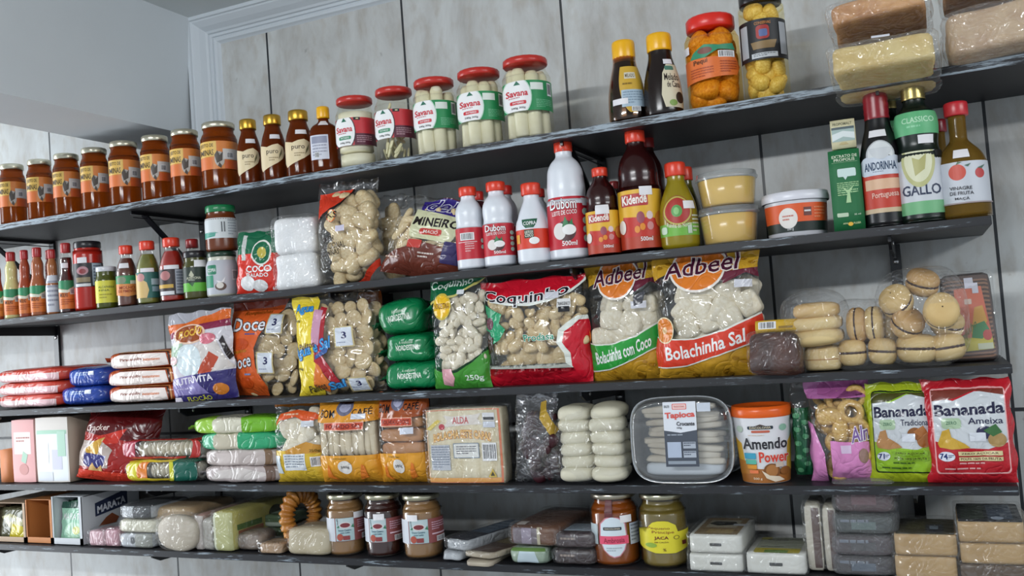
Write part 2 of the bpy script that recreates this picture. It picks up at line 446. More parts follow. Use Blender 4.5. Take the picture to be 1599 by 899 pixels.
# small foods, made once and shared
FOOD = {}
def food(kind, mat):
    k = (kind, mat.name)
    if k in FOOD: return FOOD[k]
    if kind == 'oval': o, *_ = soft('biscuit', 1.5, .8, 1, mat, None, 2.6, 5, .03, 4, 3)
    elif kind == 'square': o, *_ = soft('biscuit', 1.35, .7, 1.15, mat, None, 4, 6, .06, 3, 5)
    elif kind == 'disc': o, *_ = soft('biscuit', 1.04, .36, 1.04, mat, None, 2.15, 8, .012, 5, 2)
    elif kind == 'seedsmall': o, *_ = soft('biscuit', 1.2, .5, .8, mat, None, 2.2, 5, .03, 4, 4)
    elif kind == 'puff': o, *_ = soft('biscuit', 1.35, .85, .9, mat, None, 2.4, 6, .09, 4.5, 9)
    elif kind == 'seed': o, *_ = soft('biscuit', 1.2, .5, .8, mat, None, 2.2, 5, .03, 4, 4)
    elif kind == 'stick': o, *_ = soft('biscuit', 2.9, .7, .8, mat, None, 3, 6, .06, 3, 6)
    elif kind == 'ring':
        v, f = [], []; n, m_ = 18, 8
        for i in range(n):
            for j in range(m_):
                a, b = 2*pi*i/n, 2*pi*j/m_; r = .5+.2*cos(b)
                v.append((r*cos(a), .2*sin(b), .5+r*sin(a)*.9)); f.append((i*m_+j, ((i+1) % n)*m_+j, ((i+1) % n)*m_+(j+1) % m_, i*m_+(j+1) % m_))
        o = mesh('biscuit', v, f, mat)
    for v in o.data.vertices: v.co.z -= .5
    me = o.data; bpy.data.objects.remove(o); FOOD[k] = me
    return me
def fillbag(root, F, t, kinds, mat, size, step, reg, seed, name='biscuit', layers=2, tilt=1.0, cap=95, mats=None):
    rnd = random.Random(seed); nu, nv = len(F)-1, len(F[0])-1
    u0, v0, u1, v1 = reg
    a, b = F[0][nv//2], F[nu][nv//2]; W = (b-a).length; Hh = F[nu//2][nv].z-F[nu//2][0].z
    pts = []
    for L in range(layers):
        z = v0*Hh+step*.4; row = 0
        while z < v1*Hh:
            x = u0*W+(step/2 if (row+L) % 2 else .15*step)
            while x < u1*W:
                pts.append((L, x+rnd.uniform(-.18, .18)*step, z+rnd.uniform(-.18, .18)*step)); x += step
            z += step*.82; row += 1
    pts.sort(key=lambda p: p[0]); n = 0
    for L, x, z in pts:
        if n >= cap: break
        u = x/W*nu; v = z/Hh*nv; i, j = int(u), int(v)
        if not (0 <= i < nu and 0 <= j < nv): continue
        p = F[i][j].lerp(F[i+1][j+1], .5); th = -p.y*2
        if th < size*.62: continue
        du = size*.55/W*nu
        if any(-F[min(max(int(u+s_*du), 0), nu)][j].y*2 < size*.5 for s_ in (-1, 1)): continue
        sc_ = min(1, th/(size*1.15)); y = p.y+size*sc_*.60+L*size*.62+rnd.uniform(0, .1)*size
        m = mats[rnd.randrange(len(mats))] if mats else mat
        o = bpy.data.objects.new(name, food(rnd.choice(kinds), m)); COL.objects.link(o); o.parent = root
        o.location = (F[i][j].x+(F[i+1][j].x-F[i][j].x)*(u-i), y, F[i][j].z+(F[i][j+1].z-F[i][j].z)*(v-j))
        s = size*rnd.uniform(.9, 1.06)*sc_; o.scale = (s, s, s)
        o.rotation_euler = (rnd.uniform(-.5, .5)*tilt, rnd.uniform(0, 6.28), rnd.uniform(-.5, .5)*tilt); n += 1
def bag(name, label, px, t, film, shapes=(), cat='bag', rz=.1, ry=0, rx=0, group=None, fill=None, fmat=None, kind='film', seed=1, zb=None, back=None, **kw):
    xl, xr, yt, s, yc = px
    X0 = at((xl+xr)/2, yt, -yc).x; rot = azim(X0, -yc)*rz
    X, w, h = plc_flat(xl, xr, yt, s, yc, rot, zb)
    z0 = ZS[s] if zb is None else zb
    root = thing(name, label, cat, (X, -yc, z0+.0008), (radians(rx), radians(ry), rot), group)
    F, B = baggrid(w, h, t, seed, **kw)
    gridmesh('bag_film', F, B, film, root, back)
    if shapes: decal('print', F, shapes, root, kind)
    if fill:
        for fl in (fill if isinstance(fill, list) else [fill]):
            fillbag(root, F, t, fl[0], fmat, fl[1], fl[2], fl[3], seed, **(fl[4] if len(fl) > 4 else {}))
    return root, F, w, h
def endfins(root, w, d, h, mat, seed, ln=.018):
    """flared, crimped end seals of a wrapped pack"""
    rnd = random.Random(seed)
    for s in (-1, 1):
        v, f = [], []; n, m_ = 5, 12; ph = rnd.uniform(0, 6); dz = rnd.uniform(-.25, .25)*h
        for i in range(n+1):
            t = i/n; x = s*(w/2*.90+(ln+w*.05)*t)
            for j in range(m_+1):
                q = -1+2*j/m_; spread = (.75-.45*sin(t*pi*.8)+.25*t)
                v.append((x+.003*sin(j*2.1+ph)*t, q*d/2*spread, h*.5+dz*t+h*.10*sin(j*2.6+ph)*(.4+t)))
        for i in range(n):
            for j in range(m_): f.append((i*(m_+1)+j, (i+1)*(m_+1)+j, (i+1)*(m_+1)+j+1, i*(m_+1)+j+1))
        mesh('end_seal', v, f, mat, root)
def block(name, label, px, d, mat, front=(), top=(), cat='pack', e=10, amp=0, fr=80, rz=0, ry=0, rx=0, group=None, part='block', kind='paper', seed=1, zb=None, wrap=None, n=8, side=(), h=None, fins=None):
    """a solid pack: px gives its front face; d its depth"""
    xl, xr, yt, s, yf = px
    z0 = ZS[s] if zb is None else zb
    X, w, hh = plc_flat(xl, xr, yt, s, yf, rz, zb); h = h or hh
    root = thing(name, label, cat, (X-sin(rz)*d/2*1, -yf+cos(rz)*d/2, z0+.0006), (radians(rx), radians(ry), rz), group)
    o, fg, tg, rg = soft(part, w, d, h, mat, root, e, n, amp, fr, seed)
    if front: decal('front_print', fg, front, root, kind)
    if top: decal('top_print', tg, top, root, kind)
    if side: decal('side_print', rg, side, root, kind)
    if wrap:
        v = .004
        c, *_ = soft('wrapper', w+v*2, d+v*2, h+v, wrap, root, max(e*.85, 3.2), max(n, 12), .0018, 150, seed+5)
    if fins: endfins(root, w, d, h, fins, seed)
    return root, w, h
# ================================================================== the setting
def wall_material():
    m, nt, b = newmat('wall_tiles'); L = nt.links.new
    tc = nt.nodes.new('ShaderNodeTexCoord'); sx = nt.nodes.new('ShaderNodeSeparateXYZ'); L(tc.outputs['Object'], sx.inputs[0])
    def math_(op, a, b_=None, c=None):
        n = nt.nodes.new('ShaderNodeMath'); n.operation = op
        for i, q in enumerate((a, b_, c)):
            if q is None: continue
            if isinstance(q, (int, float)): n.inputs[i].default_value = q
            else: L(q, n.inputs[i])
        return n.outputs[0]
    def joint(src, off, step, hw):
        a = math_('SUBTRACT', src, off); a = math_('DIVIDE', a, step); r = math_('ROUND', a); a = math_('SUBTRACT', a, r)
        a = math_('ABSOLUTE', a); a = math_('MULTIPLY', a, step); return math_('LESS_THAN', a, hw)
    jx = joint(sx.outputs[0], -.2409, .33, .0023); jz = joint(sx.outputs[2], 1.3096, .4655, .0028)
    j = math_('MAXIMUM', jx, jz)
    mp = nt.nodes.new('ShaderNodeMapping'); mp.inputs['Scale'].default_value = (4.5, 4.5, 2.0); L(tc.outputs['Object'], mp.inputs[0])
    n1 = nt.nodes.new('ShaderNodeTexNoise'); n1.inputs['Scale'].default_value = 2.2; n1.inputs['Detail'].default_value = 7; n1.inputs['Roughness'].default_value = .62; n1.inputs['Distortion'].default_value = .45
    L(mp.outputs[0], n1.inputs['Vector'])
    r1 = nt.nodes.new('ShaderNodeValToRGB'); L(n1.outputs[0], r1.inputs[0])
    e = r1.color_ramp.elements; e[0].position = .28; e[0].color = lin('a29f9a'); e[1].position = .62; e[1].color = lin('cbcecd')
    q = e.new(.45); q.color = lin('bcbdbb')
    n2 = nt.nodes.new('ShaderNodeTexNoise'); n2.inputs['Scale'].default_value = 38; n2.inputs['Detail'].default_value = 3; L(tc.outputs['Object'], n2.inputs['Vector'])
    sp = nt.nodes.new('ShaderNodeValToRGB'); sp.color_ramp.elements[0].position = .70; sp.color_ramp.elements[1].position = .78; L(n2.outputs[0], sp.inputs[0])
    m1 = nt.nodes.new('ShaderNodeMixRGB'); m1.inputs[2].default_value = lin('77736f'); L(math_('MULTIPLY', sp.outputs[0], .5), m1.inputs[0]); L(r1.outputs[0], m1.inputs[1])
    n4 = nt.nodes.new('ShaderNodeTexNoise'); n4.inputs['Scale'].default_value = 9; n4.inputs['Detail'].default_value = 5; L(mp.outputs[0], n4.inputs['Vector'])
    r4 = nt.nodes.new('ShaderNodeValToRGB'); r4.color_ramp.elements[0].position = .50; r4.color_ramp.elements[1].position = .68; L(n4.outputs[0], r4.inputs[0])
    m4 = nt.nodes.new('ShaderNodeMixRGB'); m4.inputs[2].default_value = lin('a09484'); L(math_('MULTIPLY', r4.outputs[0], .4), m4.inputs[0]); L(m1.outputs[0], m4.inputs[1]); m1 = m4
    m2 = nt.nodes.new('ShaderNodeMixRGB'); m2.inputs[2].default_value = lin('24272c'); L(j, m2.inputs[0]); L(m1.outputs[0], m2.inputs[1])
    L(m2.outputs[0], b.inputs['Base Color']); b.inputs['Roughness'].default_value = .42
    bp = nt.nodes.new('ShaderNodeBump'); bp.inputs['Distance'].default_value = .002; bp.inputs['Strength'].default_value = 1; bp.invert = True
    L(j, bp.inputs['Height']); L(bp.outputs[0], b.inputs['Normal'])
    return m
struct(boxmesh('wall_back', -2.2, 0, 0, 4.2, .12, 2.24, wall_material()))
plaster = mottled('plaster', 'd2d8dc', 'd8dee2', 3, .8, .15, 30)
ceil_m = mottled('ceiling', 'dadfe0', 'e2e6e6', 3, .9)
struct(boxmesh('ceiling', -2.2, -3.4, 2.20, 4.2, 0, 2.30, ceil_m))
struct(boxmesh('floor', -2.2, -3.4, -.05, 4.2, 0, 0, mottled('floor', '8a8680', 'a09c96', 4, .5)))
_b = [(.048, 1.95), (.228, 1.95), (.250, 2.22), (.048, 2.22)]
struct(mesh('trim_2', [(x, y, z) for y in (-3.4, 0) for x, z in _b], [(0, 1, 2, 3), (7, 6, 5, 4)]+[(i, i+4, (i+1) % 4+4, (i+1) % 4) for i in range(4)], plaster, None, False))
def cornice():
    xb, zc = .240, 2.20
    P = [(0, .062), (.010, .062), (.012, .056), (.016, .055), (.019, .052), (.030, .040), (.040, .024), (.046, .020), (.048, .014), (.056, .014), (.058, .009), (.060, .009), (.062, .012), (.070, .010), (.074, .004), (.078, 0)]
    v, f = [], []
    for a, b in [(a*.72, b*.68) for a, b in P]: v += [(xb+a, -b, 1.90), (xb+a, -b, zc-a), (4.2, -b, zc-a)]
    for i in range(len(P)-1):
        f.append((i*3, i*3+1, i*3+4, i*3+3)); f.append((i*3+1, i*3+2, i*3+5, i*3+4))
    i0 = len(v); v += [(xb, 0, 1.90)]; f.append(tuple([i0]+[i*3 for i in range(len(P))]))
    return struct(mesh('trim_1', v, f, ink('c9d0d6', 'card'), None, False))
cornice()
# ------------------------------------------------------------------ shelves and brackets
def shelf_material():
    m, nt, b = newmat('shelf_paint'); L = nt.links.new
    tc = nt.nodes.new('ShaderNodeTexCoord'); mp = nt.nodes.new('ShaderNodeMapping'); mp.inputs['Scale'].default_value = (1.2, 9, 14); L(tc.outputs['Object'], mp.inputs[0])
    n = nt.nodes.new('ShaderNodeTexNoise'); n.inputs['Scale'].default_value = 16; n.inputs['Detail'].default_value = 6; n.inputs['Roughness'].default_value = .7; L(mp.outputs[0], n.inputs['Vector'])
    n3 = nt.nodes.new('ShaderNodeTexNoise'); n3.inputs['Scale'].default_value = 1.6; L(tc.outputs['Object'], n3.inputs['Vector'])
    geo = nt.nodes.new('ShaderNodeSeparateXYZ'); L(tc.outputs['Object'], geo.inputs[0])
    lt = nt.nodes.new('ShaderNodeMath'); lt.operation = 'LESS_THAN'; lt.inputs[1].default_value = -DEP+.0012; L(geo.outputs[1], lt.inputs[0])
    gz = nt.nodes.new('ShaderNodeMath'); gz.operation = 'GREATER_THAN'; gz.inputs[1].default_value = 1.70; L(geo.outputs[2], gz.inputs[0])
    st = nt.nodes.new('ShaderNodeMath'); st.operation = 'MULTIPLY_ADD'; st.inputs[1].default_value = .13; L(gz.outputs[0], st.inputs[0]); 
    ad = nt.nodes.new('ShaderNodeMath'); ad.operation = 'ADD'; L(n.outputs[0], ad.inputs[0]); L(st.outputs[0], ad.inputs[1]); st.inputs[2].default_value = -.055
    r = nt.nodes.new('ShaderNodeValToRGB'); L(ad.outputs[0], r.inputs[0]); r.color_ramp.elements[0].position = .53; r.color_ramp.elements[1].position = .62
    mu = nt.nodes.new('ShaderNodeMath'); mu.operation = 'MULTIPLY'; L(r.outputs[0], mu.inputs[0]); L(lt.outputs[0], mu.inputs[1])
    mx = nt.nodes.new('ShaderNodeMixRGB'); mx.inputs[1].default_value = lin('15161c'); mx.inputs[2].default_value = lin('93a0ab'); L(mu.outputs[0], mx.inputs[0])
    L(mx.outputs[0], b.inputs['Base Color']); b.inputs['Roughness'].default_value = .5
    return m
SHM = shelf_material()
ends = [2.2, 1.722, 1.729, 1.723, 2.2]
nm = ['topmost', 'second from the top', 'third from the top, with the big biscuit bags', 'fourth from the top, with the tray of tapioca', 'lowest, with boxes and jars']
for z, xe, q in zip(ZS, ends, nm):
    o = boxmesh('wall_shelf', -1.1, -DEP, z-.012, xe, 0, z, SHM, None, .0008)
    o['label'] = 'long black painted wall shelf, %s' % q; o['category'] = 'shelf'; o['group'] = 'black shelves on the tiled wall'
BLK = ink('17181d', 'plastic'); SCREW = ink('c8c8c8', 'metal')
def bracket(x, s, brace, label):
    z = ZS[s]-.012
    r = thing('shelf_bracket', label, 'bracket', (x, -.001, z), group='black steel shelf brackets')
    hh = .15 if s < 4 else .055
    boxmesh('wall_post', -.008, -.006, -hh, .008, 0, -.001, BLK, r, .0006)
    v = [(-.002, -.006, -.0005), (-.002, -.2, -.0005), (-.002, -.2, -.008), (-.002, -.18, -.018), (-.002, -.006, -.024)]
    v += [(.002, b, c) for a, b, c in v]
    f = [(0, 1, 2, 3, 4), (9, 8, 7, 6, 5)]+[(i, i+5, (i+1) % 5+5, (i+1) % 5) for i in range(5)]
    if brace:
        v = [(a, b, c if c > -.001 else max(c, -.007)) for a, b, c in v]
    mesh('arm', v, f, BLK, r, False)
    if brace:
        o = boxmesh('brace', -.007, 0, -.002, .007, .185, .002, BLK, r)
        o.location = (0, -.165, -.006); o.rotation_euler = (-radians(39), 0, 0)
        o = boxmesh('rod', -.001, 0, -.001, .001, .19, .001, BLK, r); o.location = (0, -.195, -.013)
    lathe('screw', [(.0045, 0), (.0045, .001), (.002, .0022)], SCREW, r, 12).matrix_basis = Matrix.Translation((0, -.006, -.028 if s < 4 else -.04)) @ Matrix.Rotation(pi/2, 4, 'X')
    if not brace and s < 4:
        lathe('screw', [(.0035, 0), (.0035, .001), (.002, .0018)], SCREW, r, 12).matrix_basis = Matrix.Translation((.0025, -.165, -.008)) @ Matrix.Rotation(pi/2, 4, 'Y')
tags = ['topmost shelf', 'second shelf', 'third shelf', 'fourth shelf', 'lowest shelf']
BX = {0: [-.245, .218, 1.135, 1.6], 1: [-.245, .678, 1.135, 1.598], 2: [-.24, .314, 1.135], 3: [-.235, .22, .678, 1.6], 4: [-.226, .223, .678, 1.135]}
posn = {-.2: 'at the far left', .2: 'second from the left end', .3: 'second from the left end', .7: 'left of the middle', 1.1: 'right of the middle', 1.6: 'near the right end'}
for s, xs in BX.items():
    for x in xs:
        bracket(x, s, s == 0, 'black steel bracket under the %s, %s' % (tags[s], posn[round(x, 1)]))
# ================================================================== topmost shelf
AMBER = ink('96420c', 'liquid'); GOLDLID = ink('c9c3ae', 'metal'); REDLID = ink('c03028', 'plastic'); YEL = ink('f2b41a', 'plastic'); GOLD = ink('c49a3a', 'metal')
AMB2 = ink('7a3410', 'liquid'); RED2 = ink('a8202a', 'plastic')
def honeylab(flip):
    return [('W', 'd8803a'), ('R', 0, .45, .42, 1.1, 'e3b95a'), ('R', .0, -.1, .3, .4, 'dd7436'), ('T', 'JEITO DE', .02, .76, .34, .92, '3a2a14'), ('T', 'MINAS', .02, .5, .34, .70, '3a2a14'),
            ('E', .36, .08, .62, .62, 'b9b2aa'), ('E', .38, .3, .56, .58, '8f8a86'), ('P', [(.36, .5), (.44, .66), (.5, .48), (.58, .62), (.56, .3), (.42, .2)], '4a4038'), ('P', [(.44, .1), (.48, .24), (.54, .12), (.52, .02)], '4a4038'),
            ('R', .58, .34, .96, .72, 'cfcac6'), ('B', .68, .38, .84, .60), ('R', .62, -.1, .99, .30, 'c95a28')]
place = ['leftmost', 'second from the left', 'third from the left', 'fourth from the left', 'fifth from the left', 'sixth from the left', 'second from the right', 'rightmost']
for i, (a, b, yt) in enumerate([(-2, 43, 258), (41, 86, 251), (82, 129, 242), (125, 173, 233), (169, 221, 223), (219, 269, 214), (265, 316, 205), (313, 374, 194)]):
    vessel('preserve_jar', 'amber preserve jar with silver lid and orange label, %s of its row' % place[i], (a+1, b-1, yt, 0, .172-.0), 'jar', None, AMBER, .86, GOLDLID, .88, (.91, 1), [(.30, .70, honeylab(i % 2), 'paper')], 'amber preserve jars on the top shelf', turn=[0, 4, -3, 2, 5, -4, 1, 0][i])
for i, (a, b, yt, q) in enumerate([(370, 409, 188, 'beside the large amber jars'), (407, 448, 181, 'between two like it'), (445, 491, 174, 'beside the yellow capped flask')]):
    vessel('honey_bottle', 'small gold capped bottle with cream label, %s' % q, (a, b, yt, 0, .178), 'honey', None, AMB2, .78, GOLD, .68, (.85, 1),
           [(.14, .56, [('P', [(0, .2), (.05, .02), (.35, .18), (.62, .30), (.82, .45), (.9, .66), (.85, .86), (.66, .97), (.45, .93), (.25, .86), (0, .96)], 'e2cfa8'), ('T', 'puro', .22, .58, .66, .74, '4a3a28'), ('L', .3, .34, .66, .5, 2, 'a08a62'), ('P', [(.66, .42), (.78, .62), (.8, .8), (.7, .6)], '6f6a4a')], 'paper'),
            sticker(.36, .62, .78, .685)], 'gold capped honey bottles on the top shelf', cat='bottle')
vessel('syrup_bottle', 'flat amber syrup flask with yellow cap and white label', (483, 531, 168, 0, .180), 'flask', None, AMB2, .80, YEL, .42, (.83, 1),
       [(.20, .56, [('R', .04, 0, .62, 1, 'cfd2de'), ('R', .08, .66, .58, .94, '8f93a8'), ('L', .1, .1, .56, .60, 4, '9a9cae'), ('B', .16, .06, .3, .3)], 'paper'), sticker(.28, .70, .68, .77)], cat='bottle', sy=.75)
PALM = mottled('palm', 'e2dcc0', 'f2efe0', 14, .35); MUSH = mottled('slices', 'cfc9a4', 'e6e2c4', 20, .35)
def savana(red):
    c = 'c8313a' if red else '1d8a50'; d = 'a01c2c' if red else '1a7a46'
    s = [('W', c)]
    if red: s += [('R', .5, -.01, 1, .42, '5a2436'), ('L', .56, .06, .9, .34, 4, 'b08a94'), ('R', .5, .9, .66, 1.0, '1b1b20'), ('R', .56, .93, .62, .97, 'd8d0a0')]
    else: s += [('L', .62, .08, .94, .36, 5, '6fb48c'), ('R', .52, .68, .78, .92, 'dfe6df'), ('B', .86, .5, .95, .94)]
    s += [('E', -.04, -.16, .54, 1.14, '2a1a20' if red else 'b8d8c4'), ('E', -.02, -.12, .52, 1.10, 'eeeeee'),
          ('P', [(.2, .86), (.26, 1.0), (.33, .86)], '1e6a52'), ('T', 'Savana', .06, .50, .46, .70, 'c8283a', 0, 0, .03), ('L', .1, .40, .44, .46, 1, 'c06a70'),
          ('Q', .12, .22, .42, .34, .03, '2f8a60' if red else 'cc2b38'), ('T', 'INTEIRO' if not red else 'FATIADO', .17, .25, .37, .31, 'f0f0f0'), ('T', '540g 300g', .14, .06, .4, .14, '505050')]
    return s
sv = [(525, 588, 155, 1, 0, 'leftmost, round slices inside'), (586, 650, 141, 1, 1, 'second, thin sliced stalks inside'), (646, 716, 127, 0, 2, 'third from the left'), (714, 788, 113, 0, 2, 'second from the right'), (785, 863, 95, 0, 2, 'tallest placed, rightmost')]
for i, (a, b, yt, red, kd, q) in enumerate(sv):
    lab = 'red lidded jar of palm hearts with %s label, %s' % ('red and white' if red else 'green and white', q)
    r = vessel('palm_heart_jar', lab, (a, b, yt, 0, .172), 'jar', None, BRINE, .88, REDLID, .90, (.915, 1),
               [(.32 if not red else .30, .68, savana(red), 'paper')], 'red lidded palm heart jars', turn=[-6, -6, -2, 4, 6][i])
    R, H = r['_r'], r['_h']; rnd = random.Random(i)
    if kd == 2:
        for k in range(8):
            a_ = k*2*pi/7+.3; rr = R*.60 if k < 7 else 0; w_ = R*.29
            hh = H*rnd.uniform(.80, .87)
            o = lathe('palm_heart', [(w_*.7, H*.03), (w_, H*.05), (w_*1.02, hh*.5), (w_*.97, hh-.006), (w_*.7, hh)], PALM, r, 16)
            o.location = (rr*sin(a_), -rr*cos(a_), 0); o.rotation_euler = (rnd.uniform(-.03, .03), rnd.uniform(-.03, .03), 0)
    elif kd == 0:
        for k in range(4):
            o = lathe('palm_slice', [(R*.6, 0), (R*.86, .003), (R*.86, H*.17), (R*.6, H*.185)], PALM, r, 24); o.location = (rnd.uniform(-1, 1)*R*.03, 0, H*(.03+k*.195)); o.rotation_euler = (rnd.uniform(-.06, .06), rnd.uniform(-.06, .06), 0)
    else:
        for k in range(34):
            z = H*rnd.uniform(.12, .74); a_ = rnd.uniform(0, 6.28); rr = R*rnd.uniform(.3, .62)
            o = bpy.data.objects.new('palm_slice', food('stick', MUSH)); COL.objects.link(o); o.parent = r
            o.location = (rr*sin(a_), -rr*cos(a_), z); o.scale = (R*.22, R*.16, R*.22); o.rotation_euler = (0, rnd.uniform(-1.2, -.6), a_)
DARK = ink('1c1210', 'cloudy')
vessel('molasses_bottle', 'dark molasses bottle with yellow cap and mustard yellow label', (947, 1008, 66, 0, .180), 'melado', clear('amberglass', (.75, .5, .3), .05, .6, .06), DARK, .74, YEL, .60, (.78, 1),
       [(.10, .66, [('E', .30, -.02, .98, 1.5, 'cfa63a'), ('R', .46, .72, .80, .86, 'd8d2c0'), ('T', 'MELADO', .49, .75, .77, .83, '6a5a3a'), ('L', .4, .55, .84, .63, 1, '8a6a20'), ('R', .36, .12, .92, .48, 'a9bdcc'), ('L', .4, .16, .88, .44, 5, '7f93a4'), ('B', .6, .02, .82, .12)], 'paper'), sticker(.14, .20, .52, .27)], cat='bottle')
vessel('molasses_bottle', 'near black molasses bottle with yellow cap and cream label', (1002, 1064, 55, 0, .180), 'melado', None, DARK, 1, YEL, .64, (.79, 1),
       [(.08, .60, [('P', [(.42, .3), (.5, .02), (.99, 0), (.99, 1), (.62, 1), (.48, .8)], 'd8cfb4'), ('Q', .56, .86, .84, .96, .03, '4a7a68'), ('T', 'Melado', .52, .62, .92, .78, '2a1c18'), ('T', 'de Cana', .58, .46, .92, .6, '2a1c18'), ('E', .78, .1, .98, .36, '2e2420'), ('E', .6, .04, .8, .18, '7fa04a')], 'paper'), sticker(.54, .60, .84, .66)], cat='bottle', turn=6)
FRUIT = mottled('pequi', 'd08420', 'e8ac44', 9, .4)
FR2 = mottled('pale_pepper', 'd8b04c', 'ecd27c', 9, .4)
r = vessel('fruit_jar', 'wide jar of orange fruit with red lid, green and orange label', (1070, 1158, 30, 0, .165), 'jar', None, SYRUP, .86, ink('dd2c22', 'plastic'), .88, (.86, 1),
       [(.28, .66, [('P', [(0, 0), (.9, .12), (.96, .35), (.9, .62), (0, .66)], 'e0702e'), ('P', [(.1, .66), (.16, .82), (.36, 1), (.62, .94), (.86, .98), (.9, .80), (.6, .82), (.36, .64)], '2f8a66'), ('E', .24, .74, .5, .92, '7a4a40'), ('B', .60, .60, .88, .78), ('T', 'Pequi', .16, .44, .4, .6, '4a2a10', .03), ('L', .1, .1, .5, .38, 4, 'b04a1c'), ('L', .62, .16, .9, .5, 5, 'b04a1c')], 'paper'), sticker(-.0+.01, .60, .1, .68)])
def chunks(r, mat, n, sz, zlo, zhi, rad, kind='puff'):
    R, H = r['_r'], r['_h']; rnd = random.Random(n)
    for k in range(n):
        a_ = k*2.4; rr = R*rad*(1 if k % 4 else .3); z = H*(zlo+(zhi-zlo)*k/n)
        o = bpy.data.objects.new('fruit_piece', food(kind, mat)); COL.objects.link(o); o.parent = r
        o.location = (rr*sin(a_), -rr*cos(a_), z); s = R*sz*rnd.uniform(.9, 1.15); o.scale = (s*.8, s, s); o.rotation_euler = (rnd.uniform(-.5, .5), rnd.uniform(0, 3), a_)
chunks(r, FRUIT, 34, .80, .13, .80, .56, 'oval')
r = vessel('fruit_jar', 'tall jar of yellow peppers with black lid and black label', (1156, 1230, -8, 0, .165), 'talljar', None, clear('syrup2', (.98, .94, .78), 0, .2, .1), .86, ink('1a1518', 'plastic'), .92, (.89, 1),
       [(.36, .72, [('W', '17191e'), ('R', .04, .1, .18, .9, 'b8bcc2'), ('Q', .36, .5, .64, .84, .08, 'a4302e'), ('Q', .42, .56, .60, .74, .04, '5a6a9a'), ('T', 'CONSERVAS', .34, .86, .68, .93, 'c8803a'), ('P', [(.28, .26), (.72, .26), (.78, .46), (.24, .44)], '8a7048'), ('R', .24, .04, .78, .16, 'c8ccd0'), ('L', .28, .06, .74, .14, 2, '606468'), ('R', .84, .1, .96, .9, 'a8acb2')], 'paper')])
chunks(r, FR2, 40, .74, .09, .84, .55, 'oval')
# loaves of bread in clear bags at the right end of the top shelf
BR1 = mottled('bread_brown', 'b87c44', 'dca468', 40, .75, .5, 120); BR2 = mottled('bread_yellow', 'd4b468', 'e2ca88', 40, .75, .5, 120); BR3 = mottled('bread_tan', 'bc9c7c', 'd0b492', 40, .75, .5, 120)
def loaf(label, px, d, mat, zb, e=5, rx=0, ry=0, rz=0, st=None):
    xl, xr, yt, s, yf = px
    X, w, h = plc_flat(xl, xr, yt, s, yf, rz, zb)
    r = thing('bagged_loaf', label, 'bread', (X, -yf+d/2, zb), (radians(rx), radians(ry), rz), 'loaves in clear bags on the top shelf')
    soft('bread', w*.93, d, h, mat, r, e, 10, .003, 60, int(xl))
    o, fg, *_ = soft('wrapper', w*1.035, d+.010, h+.005, clear('breadbag', (.98, .98, .98), .08, .4, .12, 30, 1.0, .06), r, e*.95, 14, .003, 110, int(xr)); o.location.z = -.003
    if st: decal('price_sticker', fg, [('R', *st, 'd8d8e0')], r)
    return r
loaf('yellow sliced loaf in clear bag, overhanging shelf edge, lower of two', (1294, 1466, 70, 0, .290), .13, BR2, ZS[0]-.010, 12, rx=-9, ry=0, st=(.42, .86, .58, .95))
loaf('brown crusted loaf in clear bag, lying on the yellow loaf', (1292, 1452, -6, 0, .268), .13, BR1, ZS[0]+.066, 8, rx=-5, ry=-3)
loaf('tan loaf in clear bag, standing at the right end of the top shelf', (1478, 1640, 8, 0, .262), .12, BR3, ZS[0]-.0, 10, rx=-6, ry=-3)
loaf('dark crusted loaf lying on the tan loaf at the photo edge', (1470, 1640, -60, 0, .255), .12, BR1, ZS[0]+.086, 8, rx=0, ry=-4)
# ================================================================== second shelf
RC = ink('b03030', 'plastic'); RC2 = ink('e04028', 'plastic'); BLKLID = ink('1e1c20', 'plastic')
def saucelab(): return [('W', 'dd7a34'), ('P', [(0, .74), (.5, .66), (1, .9), (1, 1.02), (0, 1.02)], '2c8a5c'), ('P', [(0, .60), (.5, .56), (1, .78), (1, .88), (.5, .66), (0, .72)], 'd8dcc8'), ('R', .62, .5, .9, .72, 'c8c4b0'), ('B', .66, .52, .86, .70), ('T', 'MOLHO', .08, .42, .5, .56, '5a2a10'), ('L', .1, .12, .8, .34, 3, 'b0501c')]
sb = [(-12, 5, 398, 'a03a22', 'cut by the left photo edge, dark red sauce'), (5, 32, 394, 'd8d090', 'pale yellow sauce'), (28, 51, 391, 'a0482c', 'red brown sauce, right of the pale yellow one'), (46, 73, 387, 'a8603c', 'light brown sauce, beside the white labelled bottle')]
for a, b, yt, c, q in sb:
    vessel('sauce_bottle', 'waisted bottle with orange label, %s' % q, (a, b, yt, 1, .185), 'sauce', None, ink(c, 'cloudy'), 1, RC, .56, (.86, 1), [(.06, .44, saucelab(), 'paper')], 'waisted sauce bottles on the second shelf', cat='bottle', seg=28)
vessel('sauce_bottle', 'dark sauce bottle with red cap standing behind the waisted bottles', (68, 90, 391, 1, .130), 'sauce', None, ink('7a2a22', 'cloudy'), 1, RC, .56, (.86, 1), cat='bottle', seg=24)
vessel('sauce_bottle', 'sauce bottle with white label and orange brown sauce', (71, 94, 390, 1, .185), 'sauce', None, ink('a8683c', 'cloudy'), 1, RC, .56, (.86, 1), [(.04, .60, [('W', 'd4d6de'), ('L', .1, .1, .8, .85, 6, '9a9cac')], 'paper')], cat='bottle', seg=28)
vessel('sauce_bottle', 'dark soy coloured sauce bottle with red cap and orange label', (91, 118, 380, 1, .185), 'sauce', GLASS, ink('4a1c1a', 'cloudy'), .8, RC, .60, (.86, 1), [(.06, .46, saucelab(), 'paper'), sticker(.10, .64, .62, .71)], cat='bottle', seg=28)
